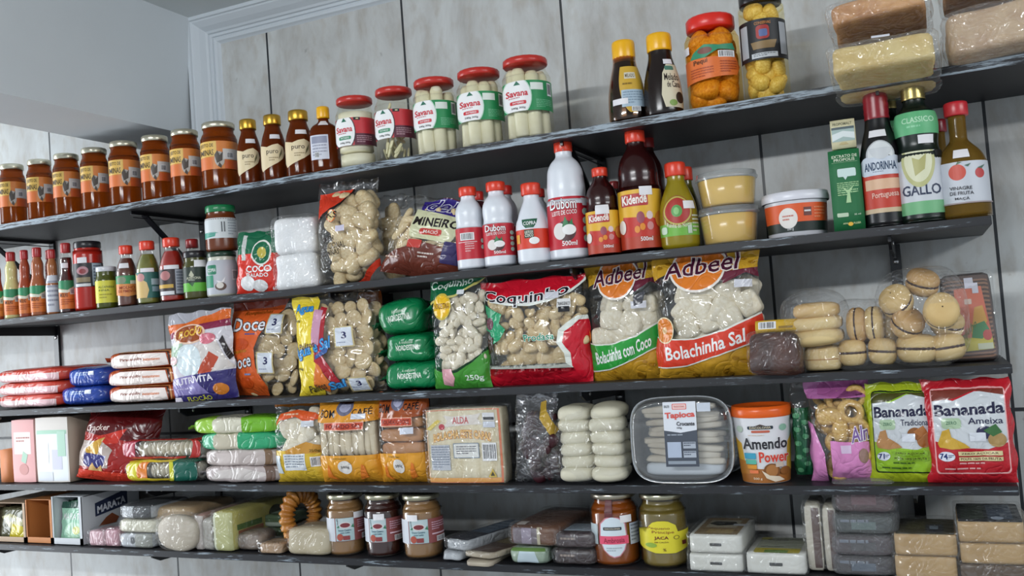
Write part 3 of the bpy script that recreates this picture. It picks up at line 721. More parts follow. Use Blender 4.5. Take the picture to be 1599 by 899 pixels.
r = vessel('pepper_jar', 'tall jar of red peppers with black lid and black label', (115, 162, 378, 1, .180), 'talljar', None, ink('b02418', 'cloudy'), .86, BLKLID, .92, (.90, 1),
       [(.34, .68, [('W', '1c1a20'), ('E', .12, .5, .5, .86, 'b08088'), ('E', .2, .55, .42, .76, '8a2a30'), ('R', .1, .2, .55, .4, '8a7a5a'), ('R', .08, .02, .56, .14, 'd4d4d8'), ('R', .62, .05, .92, .98, 'a8b4c0'), ('L', .66, .1, .9, .9, 6, '5a6474')], 'paper'), sticker(.16, .68, .46, .76)])
vessel('olive_jar', 'short jar with white lid and lime yellow label', (149, 185, 417, 1, .190), 'shortjar', None, ink('4a5018', 'cloudy'), .84, ink('d4d6dc', 'plastic'), .90, (.88, 1),
       [(.14, .66, [('W', 'd6d040'), ('T', 'ALCAPARRA', .14, .66, .8, .76, '4a5a20'), ('T', 'FINA', .16, .52, .6, .6, '4a5a20'), ('L', .16, .14, .7, .4, 2, 'a8a028')], 'paper')])
def peplab(k):
    if k == 0: return [('P', [(0, .1), (.5, .0), (1, .14), (1, .98), (0, 1)], 'd98a48'), ('P', [(0, .62), (.6, .6), (1, .8), (1, 1), (0, 1)], '2f8f5a'), ('E', .06, .62, .44, .96, '7a8a70'), ('R', .62, .6, .96, .76, 'd4d4c0'), ('T', 'MOLHO', .14, .36, .8, .50, 'a03a14'), ('T', 'DE PIMENTA', .1, .2, .84, .32, 'a03a14')]
    if k == 1: return [('W', '2e6a62'), ('P', [(0, 0), (.4, 0), (.5, .3), (.42, .6), (0, 1)], 'd8b878'), ('E', .05, .64, .34, .96, 'c89090'), ('R', .6, .5, .94, .74, 'a8c4c8'), ('R', .62, .24, .94, .44, '8fb0b8')]
    return [('W', '2a1c20'), ('E', .06, .58, .4, .94, 'b07070'), ('R', .0, .28, .5, .42, 'c8a040'), ('R', .04, .02, .52, .16, 'd8d8dc'), ('R', .58, .05, .96, .98, 'a8acb8'), ('L', .62, .1, .92, .9, 7, '6a7080')]
for i, (a, b, yt, c, q) in enumerate([(181, 216, 384, '5a2c22', 'brown sauce and a green and orange label'), (212, 251, 377, '6a6a28', 'green peppers and a teal label'), (248, 291, 372, '9a2018', 'red peppers and a black and grey label')]):
    vessel('pepper_bottle', 'bottle with bright red cap, %s' % q, (a, b, yt, 1, .188), 'ketchup', GLASS, mottled('pep%d' % i, c, ['6a3a2c', '8a8a40', 'b02c1c'][i], 30, .3), .80, RC2, .62, (.86, 1), [(.16 if i < 1 else .10, .50, peplab(i), 'paper'), sticker(.2 if i else .12, .50 if i else .62, .72 if i else .6, .56 if i else .70)], 'red capped pepper bottles', cat='bottle', seg=32)
vessel('pepper_bottle', 'bottle with dark red cap hidden behind the black lidded jar', (286, 318, 374, 1, .120), 'ketchup', GLASS, ink('5a2a20', 'cloudy'), .8, RC, .62, (.86, 1), cat='bottle', seg=28)
vessel('olive_jar', 'short jar of olives with black lid, black and lime green label', (286, 327, 393, 1, .188), 'shortjar', None, ink('4a4a20', 'cloudy'), .82, BLKLID, .94, (.86, 1),
       [(.16, .66, [('W', '16281c'), ('R', 0, 0, 1, .36, '5fb038'), ('P', [(.2, .36), (.34, .2), (.42, .36)], '1a5a28'), ('P', [(.22, .66), (.32, .86), (.42, .66), (.34, .58)], 'b8b8a0'), ('T', 'AZEITONA', .14, .5, .66, .6, 'd0d0b8'), ('L', .2, .40, .6, .48, 1, 'a8b0a0')], 'paper'), sticker(.44, .66, .92, .80)])
rb = vessel('coconut_jar', 'squat jar with grey and white coconut label under the dulce jar', (322, 373, 394, 1, .182), 'shortjar', None, ink('c8c8b8', 'cloudy'), .9, ink('1f3a2c', 'plastic'), .9, (.88, 1),
       [(.06, .80, [('W', 'b8bcc4'), ('Q', .06, .58, .32, .86, .04, '1e7a5a'), ('T', 'COPRA', .08, .66, .30, .76, 'e8e8e8'), ('Q', .02, .2, .22, .56, .02, '2a8a6a'), ('P', [(.3, .4), (.46, .36), (.58, .5), (.54, .36), (.42, .28)], 'e8e8e8'), ('E', .26, .1, .6, .34, '5a4238'), ('E', .3, .16, .52, .34, 'd8d4cc'), ('B', .78, .4, .95, .7)], 'paper')])
vessel('dulce_jar', 'jar of brown spread with green lid, stacked on the coconut jar', (320, 371, 322, 1, .182), 'shortjar', None, ink('6a3418', 'cloudy'), .86, ink('1f7a4a', 'plastic'), .92, (.84, 1),
       [(.26, .70, [('W', 'cfd4d6'), ('P', [(0, 0), (.3, .1), (.34, .3), (0, .3)], '3a9a86'), ('L', .1, .1, .4, .28, 2, '7aa8a0'), ('R', .50, .3, .54, .8, '606468'), ('R', .58, .3, .62, .8, '606468'), ('L', .7, .1, .94, .9, 6, 'a0a8b0')], 'paper')], zb=ZS[1]+rb['_h']+.001)
# grated coconut packs
WHITE = mottled('coco_white', 'e6e8ea', 'f4f4f4', 30, .5, .6, 90)
bag('coconut_pack', 'red and green packet of grated coconut standing by white blocks', (366, 436, 361, 1, .195), .03, ink('d83a2c', 'film'),
    [('W', 'd8382a'), ('R', 0, .62, 1, 1, '1f6a4a'), ('R', .16, .52, .26, .94, 'c8ccc8'), ('E', .42, .42, .86, .84, 'e8e8e0'), ('E', .45, .45, .83, .81, '1a6a48'), ('E', .55, .54, .74, .72, 'c8b850'), ('T', 'COCO', .30, .32, .86, .42, 'f4f4f4', 0, 0, .03), ('T', 'RALADO', .32, .24, .8, .30, 'f4f4f4', 0, 0, .02), ('E', .16, .04, .5, .26, 'ececec'), ('E', .44, .02, .76, .20, 'e4e4e4'), ('T', '60g', .86, .02, .99, .09, 'f4f4f4')], 'packet', rz=.25, ry=2, rx=-6, seal=.04)
block('coconut_block', 'white wrapped coconut block, lower of two', (428, 494, 396, 1, .200), .07, WHITE, e=8, amp=.004, fr=70, rz=.15, wrap=WRAP, seed=3, fins=WRAP, group='white wrapped coconut blocks')
rr_, ww_, hh_ = block('coconut_block', 'white wrapped coconut block, resting on top of another', (424, 492, 338, 1, .200), .07, WHITE, e=8, amp=.004, fr=70, rz=.2, wrap=WRAP, seed=8, fins=WRAP, zb=ZS[1]+.062, group='white wrapped coconut blocks')
CREAM = mottled('puff', 'd4b888', 'e4d2a8', 8, .6, .3, 20)
bag('biscuit_bag', 'clear bag of curved cheese puffs with red corner label, tall and upright', (497, 600, 284, 1, .170), .075, FILM,
    [('P', [(.02, .62), (.04, .90), (.60, .92), (.46, .78), (.24, .70), (.12, .64)], 'd8402a'), ('P', [(.02, .60), (.12, .62), (.26, .68), (.48, .76), (.64, .92), (.60, .92), (.46, .785), (.24, .71), (.10, .65), (.02, .63)], '241a18'), ('E', .26, .60, .42, .72, 'e0702e'), ('E', .275, .61, .405, .71, 'd8c08a'), ('T', 'KS', .27, .64, .44, .70, '241a18'), ('T', 'SABOR', .18, .40, .40, .45, '2e241c', .02), ('T', 'TRADICIONAL', .10, .33, .56, .385, '2e241c', .02), ('T', 'DE MINAS', .16, .27, .46, .32, '2e241c', .02), ('R', .42, .50, .58, .555, 'c8c4d8'), ('P', [(.52, .0), (.7, .05), (.97, .22), (.97, .15), (.72, .0)], 'd8402a')],
    fill=[(['puff'], .030, .027, (.04, .03, .97, .82), dict(name='puff'))], fmat=CREAM, rz=.15, seal=.14, seed=4, topw=.9)
bag('biscuit_bag', 'clear bag of cheese puffs half hidden behind the red cornered bag', (578, 640, 306, 1, .110), .05, FILM, (), fill=[(['puff'], .030, .027, (.05, .05, .95, .85), dict(name='puff'))], fmat=CREAM, rz=.15, seal=.12, seed=6)
bag('biscuit_bag', 'slanting bag of cream biscuit sticks with brown base and purple top', (588, 716, 306, 1, .178), .065, FILM,
    [('P', [(0, 0), (1, 0), (1, .34), (.8, .36), (.55, .40), (.2, .28), (0, .14)], '6a3428'), ('P', [(.45, .84), (1, .78), (1, 1), (.5, 1)], '5a2a30'), ('P', [(.30, .92), (.36, .78), (.8, .74), (1.0, .72), (.97, .84), (.86, .92), (.76, .98), (.5, .99)], '3c2f86'), ('O', 'del', .40, .80, .70, .96, '3c2f86', 'e0e0ee'),
     ('P', [(.34, .46), (.30, .80), (.86, .74), (.92, .66), (.84, .42), (.4, .44)], 'd2d2ac'), ('T', 'MINEIRO', .34, .60, .88, .70, '241c1c', 0, 0, .03), ('Q', .44, .49, .72, .57, .03, 'c04038'), ('T', 'MACIO', .49, .51, .67, .55, 'f0e0d8'), ('Q', .34, .32, .52, .42, .02, 'c04038'), ('Q', .78, .18, 1.0, .44, .02, '3c3464'), ('L', .5, .2, .7, .28, 2, 'd8c8c0'), ('L', .06, .16, .4, .2, 1, 'c8a898')],
    fill=[(['stick'], .016, .026, (.08, .32, .95, .82), dict(tilt=.15, name='biscuit'))], fmat=CREAM, rz=.05, ry=12, seal=.10, seed=11, rx=-8, skew=.12)
# coconut milk
MILK = ink('dfe3ea', 'plastic')
def dub(v=0):
    s = [('W', 'c01c2e'), ('E', .20, .14, .66, .54, '4a2a2a'), ('E', .14, .18, .42, .5, 'e0dcd8'), ('P', [(.34, .42), (.42, .62), (.5, .46), (.58, .58), (.6, .42)], '2c7a4a'), ('E', .34, .26, .66, .46, 'ecebea'), ('O', 'Dubom', .10, .76, .70, .96, 'f4f4f4', '7a1420', .0), ('T', 'LEITE DE COCO', .14, .64, .70, .72, 'f0e8e8', .02), ('T', '500ml', .32, .06, .66, .15, 'f4f4f4')]
    for k in range(4): s.append(('E', .82, .12+k*.17, .93, .25+k*.17, 'b0c8b8'))
    return s
ml = [(711, 757, 293, 'back', 'leftmost, barcode in front'), (753, 803, 285, 'front', 'second from the left')]
for a, b, yt, k, q in ml:
    lab = dub() if k == 'front' else [('W', 'c01c2e'), ('B', .16, .60, .62, .84), ('L', .3, .2, .6, .5, 4, 'e0b0b0'), ('R', .1, .53, .7, .55, 'e8d8d8'), ('E', .82, .3, .92, .44, 'b0c8b8'), ('E', .82, .5, .92, .64, 'b0c8b8')]
    vessel('coconut_milk_bottle', 'small white coconut milk bottle with red cap, %s' % q, (a, b, yt, 1, .190), 'milk', None, MILK, 1, RC2, .60, (.89, 1), [(.13, .50, lab, 'paper')], 'white coconut milk bottles', cat='bottle')
vessel('coconut_milk_bottle', 'white conical coconut milk bottle with green and red label', (805, 860, 287, 1, .190), 'cone', None, MILK, 1, RC2, .56, (.85, 1),
       [(.18, .54, [('R', 0, 0, 1, .66, 'd83a20'), ('R', 0, .66, 1, 1.01, 'dfe3ea'), ('P', [(.16, 1.0), (.64, 1.0), (.58, .82), (.5, .70), (.28, .70), (.2, .82)], '17583c'), ('T', 'COPRA', .22, .80, .58, .92, 'f0f0f0'), ('R', .24, .36, .5, .64, '1a3a28'), ('T', 'LEITE DE', .26, .52, .48, .60, 'f0f0e0'), ('T', 'COCO', .26, .40, .48, .50, 'f0f0e0'), ('E', .36, .14, .64, .38, 'f0f0ee'), ('R', .04, .2, .12, .5, 'e0a020')], 'paper')], 'white coconut milk bottles', cat='bottle')
for a, b, yt, q in [(733, 766, 300, 'between the two small ones in front'), (772, 812, 291, 'right of the small branded one in front'), (826, 862, 296, 'hidden by the conical bottle')]:
    vessel('coconut_milk_bottle', 'white coconut milk bottle in the back row, %s' % q, (a, b, yt, 1, .115), 'milk', None, MILK, 1, ink('d03028', 'plastic'), .60, (.89, 1), [(.13, .50, [('W', 'b81c2c'), ('L', .3, .2, .8, .8, 5, 'd8a0a0')], 'paper')], 'white coconut milk bottles in the back row', cat='bottle', seg=28)
vessel('coconut_milk_bottle', 'large white coconut milk bottle with red label and cap', (853, 918, 222, 1, .182), 'dubom', None, MILK, 1, RC2, .44, (.91, 1), [(.09, .52, dub(), 'paper'), sticker(.84, .44, .99, .50)], 'white coconut milk bottles', cat='bottle')
DEND = ink('2c0c0c', 'cloudy')
def kid(): return [('W', 'b23a20'), ('P', [(0, .45), (.5, .5), (1, .42), (1, 1.02), (0, 1.02)], 'e2b030'), ('P', [(.1, .55), (.8, .5), (.9, .2), (.1, .2)], 'c02c20'), ('Q', .08, .72, .68, .93, .03, 'b03030'), ('T', 'Kidendê', .11, .75, .65, .90, 'f0e8e0', .02, 0, .03), ('E', .4, .42, .58, .62, '9a4a5a'), ('E', .62, .48, .76, .62, 'd8c0c0'), ('E', .62, .30, .76, .44, 'c88080'), ('E', .34, .26, .46, .38, 'e08a28'), ('E', .46, .3, .58, .42, 'e08a28'), ('E', .02, .26, .16, .5, 'e0d8d0'), ('T', '500ml', .46, .12, .72, .19, 'f4f0f0'), ('E', .8, .34, 1, .62, 'c8782c')]
for a, b, yt, yc, q in [(914, 968, 263, .190, 'small, in front'), (964, 1032, 205, .182, 'large, in front')]:
    vessel('palm_oil_bottle', 'dark palm oil bottle with red cap and yellow red label, %s' % q, (a, b, yt, 1, yc), 'dende', None, DEND, 1, RC2, .46, (.90, 1), [(.03, .50, kid(), 'paper'), sticker(.5, .45, .78, .52) if a > 950 else sticker(.3, .46, .68, .56)], 'dark palm oil bottles', cat='bottle')
vessel('palm_oil_bottle', 'small dark palm oil bottle in the back row', (946, 980, 284, 1, .118), 'dende', None, DEND, 1, RC, .46, (.90, 1), cat='bottle', seg=28)
vessel('palm_oil_bottle', 'large dark palm oil bottle in the back row', (990, 1042, 214, 1, .112), 'dende', None, DEND, 1, ink('8a1c1c', 'plastic'), .46, (.90, 1), cat='bottle', seg=28)
MUS = ink('8f7e18', 'cloudy')
vessel('yellow_sauce_bottle', 'olive yellow sauce bottle with red cap and round red label', (1028, 1089, 255, 1, .186), 'mustard', None, MUS, 1, RC2, .54, (.84, 1),
       [(.14, .60, [('R', 0, 0, 1, .30, '6fb040'), ('E', .10, .24, .86, 1.0, '8a3a20'), ('E', .12, .26, .84, .98, 'b8b050'), ('E', .16, .30, .8, .94, 'a82c24'), ('E', .32, .46, .6, .76, '5a9a50'), ('E', .38, .52, .52, .7, '88c078'), ('T', 'Rainha do Norte', .2, .24, .8, .34, 'e8e0c8', 0, -.05), ('Q', .06, .06, .2, .24, .05, 'c0d8c0'), ('R', .7, .04, .8, .24, 'b8ccb8'), ('L', .82, .04, .96, .5, 5, 'c8ccb8')], 'paper'), sticker(.64, .44, .92, .53)], cat='bottle')
vessel('yellow_sauce_bottle', 'olive yellow sauce bottle behind the one with the round label', (1052, 1096, 262, 1, .118), 'mustard', None, ink('5f5a1c', 'cloudy'), 1, RC2, .54, (.84, 1), cat='bottle', seg=28)
# tubs
BUT = ink('e2b84a', 'cloudy')
def tub(label, px, zb=None, h_lid=.12):
    X, R, H = plc_round(*px, zb=zb); yc = px[4]; z0 = zb or ZS[1]
    r = thing('butter_tub', label, 'tub', (X, -yc, z0+.0008), (0, 0, azim(X, -yc)), 'clear tubs of yellow butter')
    p = [(.80, 0), (.84, .02), (.90, .5), (.95, .84), (.97, .88)]
    lathe('tub_body', catmull([(a*R, b*H) for a, b in p], 2), TUBP, r, 48)
    lathe('butter', [(R*.79, .002), (R*.82, .004), (R*.925, H*.78), (R*.90, H*.80), (.001, H*.80)], BUT, r, 40)
    lathe('lid', [(R*.985, H*.80), (R, H*.82), (R, H*.86), (R*.97, H*.87), (R*.95, H), (R*.90, H*1.0), (R*.88, H*.93), (.001, H*.93)], clear('lidp', (.95, .97, .97), .10, .9, .12, 0, 0, .18, 1.5), r, 48, 1, True, False)
    r['_h'] = H
    return r
t1 = tub('clear lidded tub of yellow butter, lower of the stacked pair', (1090, 1188, 326, 1, .168))
tub('clear lidded tub of yellow butter, stacked on another', (1086, 1185, 272, 1, .168), ZS[1]+t1['_h']+.001)
X, R, H = plc_round(1190, 1297, 304, 1, .166)
r = thing('spread_tub', 'low white tub with orange and black label', 'tub', (X, -.166, ZS[1]+.0008), (0, 0, azim(X, -.166)))
pr = [(R*.84, 0), (R*.86, .001), (R*.92, H*.78), (R*.93, H*.80)]
lathe('tub_body', pr, ink('d4d4da', 'plastic'), r, 48)
lathe('lid', [(R*.99, H*.80), (R, H*.82), (R, H*.90), (R*.97, H), (R*.93, H), (R*.91, H*.96), (.001, H*.96)], ink('dcdce4', 'plastic'), r, 48, 1, True, False)
decal('label', wrapgrid(pr, H*.10, H*.72), [('W', 'dd5a28'), ('R', 0, 0, 1, .34, '16241f'), ('E', .22, .12, .52, .86, 'e4ded8'), ('L', .28, .36, .46, .6, 2, 'c07060'), ('R', .62, .54, .74, .84, '6a3a34'), ('R', .63, .68, .73, .74, 'd8d8d8'), ('L', .78, .4, .94, .85, 4, 'e88a60'), ('T', '250 g', .34, .04, .44, .16, 'd8d8d8')], r, 'paper', amap)
# propolis cartons
GRN = ink('1a6a3c', 'card')
b_, w_, h_ = block('propolis_carton', 'slim dark green carton of propolis extract', (1297, 1347, 233, 1, .200), .035, GRN, e=40, n=4, rz=.05,
    front=[('T', 'EXTRATO DE', .12, .90, .92, .935, 'd8e0c8'), ('T', 'PROPOLIS', .18, .855, .84, .89, 'd8e0c8'), ('R', .1, .84, .92, .843, 'a8c0a0'), ('Q', .26, .66, .84, .76, .03, 'c8dcd8'), ('P', [(.4, .68), (.6, .68), (.5, .62)], 'c8dcd8'), ('E', .22, .44, .90, .58, '1a6a3c'), ('L', .22, .50, .9, .59, 4, '9fc890'), ('L', .22, .42, .86, .50, 3, '9fc890'), ('P', [(.46, .34), (.52, .46), (.36, .54), (.55, .49), (.74, .55), (.6, .46), (.62, .34)], 'a8cc98'), ('Q', .14, .17, .5, .22, .02, 'b8ccb0'), ('T', '35 ml', .68, .18, .88, .20, 'c8d8c0'), ('E', .46, .05, .62, .10, 'e0b030'), ('T', 'APIS', .30, .075, .46, .095, 'c8d8a0'), ('T', 'FLORA', .64, .07, .86, .095, 'c8d8a0')])
block('propolis_carton', 'cream and silver carton standing on the green propolis carton', (1297, 1336, 187, 1, .198), .035, ink('cfc8a4', 'card'), e=40, n=4, rz=.05, zb=ZS[1]+h_+.001,
    front=[('R', .04, .24, .96, .74, '9fb4b0'), ('P', [(.04, .26), (.5, .4), (.96, .3), (.96, .52), (.5, .6), (.04, .5)], 'd8e0e0'), ('T', 'PROPOMALT', .1, .80, .88, .90, '6a6a50'), ('R', .04, .66, .96, .74, '4a5a60'), ('P', [(.3, .12), (.4, .2), (.6, .2), (.7, .12)], 'b8a878')])
# oil and vinegar bottles
OILG = ink('101014', 'plastic')
def oilcap(r, R, H, a, b, rr, col, cuff=0):
    lathe('cap', [(rr*.97, a)]+[(rr*(1-.04*(k % 2)), a+(b-a)*(.05+k*.1)) for k in range(8)]+[(rr, b-.001), (rr*.9, b), (.001, b)], col, r, 28, 1, True, False)
r = vessel('olive_oil_bottle', 'dark olive oil bottle with tall red cap and bird emblem', (1342, 1408, 141, 1, .182), 'oil', None, OILG, 1, None, labels=[
    (.10, .56, [('R', 0, .0, 1, .62, 'c03a26'), ('R', 0, 0, 1, .07, 'c8b090'), ('R', .1, .36, .90, .52, 'd8b090'), ('P', [(.03, .62), (.1, .58), (.9, .58), (.97, .62), (.97, .80), (.9, .86), (.7, .9), (.3, .9), (.1, .86), (.03, .80)], 'c8d0dc'), ('T', 'ANDORINHA', .12, .66, .84, .78, '1f3a5a', 0, 0, .03), ('L', .3, .61, .7, .64, 1, '8a94a4'), ('T', 'Portuguesa', .24, .2, .84, .31, 'e8c0b0', .02), ('E', .22, .82, .80, 1.3, 'c8ccd0')]),
    (.40, .62, [('E', .16, .16, .84, .98, 'b8bcc0'), ('E', .20, .20, .80, .94, 'd8dcde'), ('P', [(.30, .56), (.5, .6), (.7, .72), (.62, .54), (.74, .44), (.5, .46), (.4, .4), (.42, .52)], '4a4e52')]), sticker(.22, .64, .72, .69)], cat='bottle')
oilcap(r, r['_r'], r['_h'], r['_h']*.78, r['_h'], r['_r']*.62, ink('8c1e28', 'plastic'))
for a, b, yt, yc, fr, q in [(1396, 1472, 132, .184, 1, 'front one'), (1372, 1420, 146, .115, 0, 'standing behind')]:
    lb = [(.06, .50, [('W', 'c8ccd2'), ('R', 0, 0, 1, .2, '6fae7c'), ('T', 'GALLO', .12, .30, .88, .46, '1f2c4a', 0, 0, .02), ('E', .14, .42, .82, 1.35, 'b8b880'), ('E', .2, .5, .76, 1.25, 'd8d8b8'), ('P', [(.4, .6), (.6, .7), (.66, .95), (.5, .85), (.36, .9)], 'b0ac70'), ('R', 0, .9, .14, 1.02, '14181a'), ('R', .84, .9, 1, 1.02, '14181a')]),
          (.62, .78, [('W', '5fb07a'), ('T', 'CLASSICO', .2, .5, .9, .74, 'b8e0c0'), ('L', .3, .2, .8, .38, 1, '8acca0')])]
    r = vessel('olive_oil_bottle', 'dark green olive oil bottle with gold cap and mint collar, %s' % q, (a, b, yt, 1, yc), 'gallo', None, ink('0c1a14', 'plastic'), 1, None, labels=lb+([sticker(.52, .55, .86, .61)] if fr else []), group='dark green olive oil bottles', cat='bottle')
    oilcap(r, r['_r'], r['_h'], r['_h']*.88, r['_h'], r['_r']*.52, ink('a89860', 'metal'))
VINE = ink('8a6a2c', 'liquid')
r = vessel('vinegar_bottle', 'round shouldered apple vinegar bottle with red cap and white label', (1458, 1542, 161, 1, .180), 'vinegar', None, VINE, .50, ink('c02c34', 'plastic'), .46, (.88, 1),
    [(.12, .47, [('W', 'c4c8d0'), ('E', .26, .56, .58, .94, 'c85040'), ('E', .74, .58, .90, .82, 'b83c3c'), ('E', -.02, .3, .1, .56, 'a82c3c'), ('P', [(.4, .92), (.44, 1.0), (.52, .98)], '4a6a4a'), ('P', [(.56, .9), (.68, .94), (.62, .86)], '4a6a5a'), ('P', [(.78, .82), (.92, .9), (.86, .8)], '4a6a5a'), ('T', 'VINAGRE', .26, .34, .66, .42, '2a2c34', -.02), ('T', 'DE FRUTA', .26, .22, .68, .30, '2a2c34', -.02), ('T', 'MAÇÃ', .34, .09, .60, .17, '2a2c34', -.02), ('R', 0, 0, 1, .03, '9a8a8a')]), sticker(.36, .50, .68, .57)], cat='bottle')
vessel('vinegar_bottle', 'vinegar bottle with dark red cap in the back row', (1444, 1500, 188, 1, .105), 'vinegar', None, VINE, .5, ink('8a1f2a', 'plastic'), .46, (.88, 1), cat='bottle')
# ================================================================== third shelf
def flat(label, px, d, mat, top=(), front=(), zb=None, e=4.6, h=None, rz=0, seed=1, group=None, name='flat_bag', cat='bag', kind='film', wrap=None, fins=None, amp=.0035, rx=0, ry=0):
    return block(name, label, px, d, mat, front, top, cat, e, amp, 70, rz, ry, rx, group, 'bag_body', kind, seed, zb, wrap, 12, (), h, fins or mat)
RF = ink('cc4838', 'film'); BF = ink('27449a', 'film'); WF = ink('b8552a', 'film')
Z3 = ZS[2]
for i, q in enumerate(['bottom of its stack', 'middle of its stack', 'top of its stack']):
    flat('red and pink flat bag, %s at the left photo edge' % q, (-14, [88, 90, 92][i], 604-i*22, 2, .205), .15, RF, front=[('R', 0, .0, 1, .6, 'ecd0d0'), ('P', [(.5, .6), (.98, .5), (.98, .1), (.6, .1)], 'f0c8cc'), ('L', .1, .7, .5, .85, 1, 'e8b0a8')], zb=Z3+i*.027, h=.030, seed=i+2, group='red flat bags on the third shelf', rz=-.05)
for i, q in enumerate(['lower', 'upper']):
    flat('dark blue flat bag, %s of two' % q, ([88, 96][i], [160, 162][i], [606, 572][i], 2, .200), .15, BF, front=[('P', [(.1, .55), (.3, .9), (.6, .6), (.5, .4)], '3a5ab0'), ('L', .35, .55, .7, .75, 2, 'b0c4e0'), ('R', .62, .6, .76, .8, 'c8d0e0')], zb=Z3+[0, .038][i], h=.040, seed=i+6, group='blue flat bags on the third shelf')
for i, q in enumerate(['bottom', 'middle', 'top']):
    flat('white and brown striped flour bag, %s of three' % q, ([156, 157, 160][i], 273, [609, 577, 547][i], 2, .208), .15, WF, front=[('P', [(.0, .05), (.05, .55), (.25, .85), (.88, .80), (.92, .1)], 'ece0da'), ('P', [(.2, .88), (.9, .84), (.93, .1), (.955, .1), (.93, .90), (.2, .94)], '3a2014'), ('P', [(.2, .96), (.95, .92), (.965, .1), (.985, .1), (.965, .98), (.2, 1.0)], 'e8b070'), ('T', 'Piracanjuba', .26, .42, .56, .62, '8a3a1c', .03), ('T', 'instantaneo', .58, .44, .8, .58, 'd8702c')], zb=Z3+i*.0335, h=.036, seed=i+11, group='striped flour bags on the third shelf')
bag('corn_couscous_bag', 'orange, white and purple bag with a bowl pictured on it', (270, 369, 486, 2, .195), .04, ink('b8b8c4', 'film'),
    [('W', 'd8d4dc'), ('R', 0, .88, 1, 1, 'a8a8b0'), ('P', [(0, .74), (.4, .82), (1, .88), (1, .99), (.7, .96), (.3, .88), (0, .88)], 'dd6a28'), ('P', [(0, .70), (.3, .76), (1, .8), (1, .88), (.4, .84), (0, .77)], '8a2a4a'), ('E', .14, .64, .66, .86, 'ecc8b0'), ('E', .17, .66, .63, .845, '9a4a1c'), ('T', 'FLOCÃO', .24, .71, .60, .80, 'e8b840', .04, 0, .03), ('P', [(.02, .42), (.06, .64), (.3, .66), (.3, .4)], 'a8c0a8'),
     ('P', [(.48, .62), (.78, .74), (.9, .5), (1, .34), (.6, .3), (.44, .4)], 'd8d0cc'), ('P', [(.52, .34), (.7, .54), (.84, .46), (.7, .3), (.5, .28)], 'b84a30'), ('E', .16, .28, .58, .64, 'dce8ec'), ('E', .56, .62, .82, .74, 'd07080'), ('P', [(.86, .64), (.9, .7), (1, .46), (.96, .42)], '2a2024'), ('P', [(0, 0), (1, 0), (1, .32), (.5, .30), (0, .26)], '37306e'), ('P', [(0, .08), (.6, .08), (.4, .3), (0, .26)], '8a80b8'), ('T', 'NUTRIVITA', .06, .19, .72, .26, 'e8e4f0', .03, 0, .02), ('L', .1, .12, .6, .16, 1, 'b0a8d0'), ('E', .68, .05, .92, .18, 'c8782c'), ('T', 'FLOCÃO', .24, .01, .62, .07, 'e0e04a'), ('E', .04, .42, .18, .52, 'e8c8c8'), ('R', .02, .0, .14, .06, 'e8e0ec')], rz=.15, ry=-2, seal=.10, seed=21, waist=.03)
DISC = mottled('disc', 'c8ac7c', 'd8c49a', 6, .6); SHELLW = mottled('white_bisc', 'd8ccb0', 'e6decb', 6, .6)
def price3(x0, y0, x1, y1, k=0): return [('Q', x0, y0, x1, y1, .01, 'c8b888'), ('Q', x0+.015, y0+.01, x1-.015, y1-.01, .01, 'd4dae4'), ('T', '3', (x0+x1)/2-.02, y0+(y1-y0)*.42, (x0+x1)/2+.03, y0+(y1-y0)*.74, '2a2c58', 0, 0, .03), ('L', x0+.03, y0+.03, x1-.03, y0+.05, 1, '9098b0')]
bag('biscuit_bag', 'orange and clear bag of round sweet biscuits with two price tags', (357, 475, 468, 2, .150), .06, FILM,
    [('P', [(0, 0), (.52, .0), (.56, .1), (.46, .3), (.44, .5), (.5, .62), (.66, .78), (.8, 1), (.06, 1)], 'e0622a'), ('P', [(.06, .88), (.75, .93), (.8, 1), (.06, 1)], '8a3420'), ('O', 'Doce', .13, .67, .57, .80, 'f0f0f6', '3a3030', .01), ('T', 'Rosquinhas', .26, .82, .6, .87, '8a4a10', .02), ('L', .3, .62, .54, .65, 1, '4a5a9a'), ('O', 'Doce', .09, .26, .40, .39, 'f0f0f6', '3a3030', .06), ('T', 'Rosquinhas', .1, .42, .34, .47, 'd08a20', .03), ('E', .14, .48, .36, .6, 'cc4f1c'), ('E', .2, .08, .4, .2, 'cc4f1c'), ('L', .3, .2, .44, .24, 1, '8a9ac8')]+price3(.60, .64, .80, .84)+price3(.48, .24, .70, .46),
    fill=[(['disc'], .031, .0265, (.28, .03, .98, .86), dict(tilt=.9, layers=3))], fmat=DISC, rz=.1, ry=3, seal=.12, seed=22)
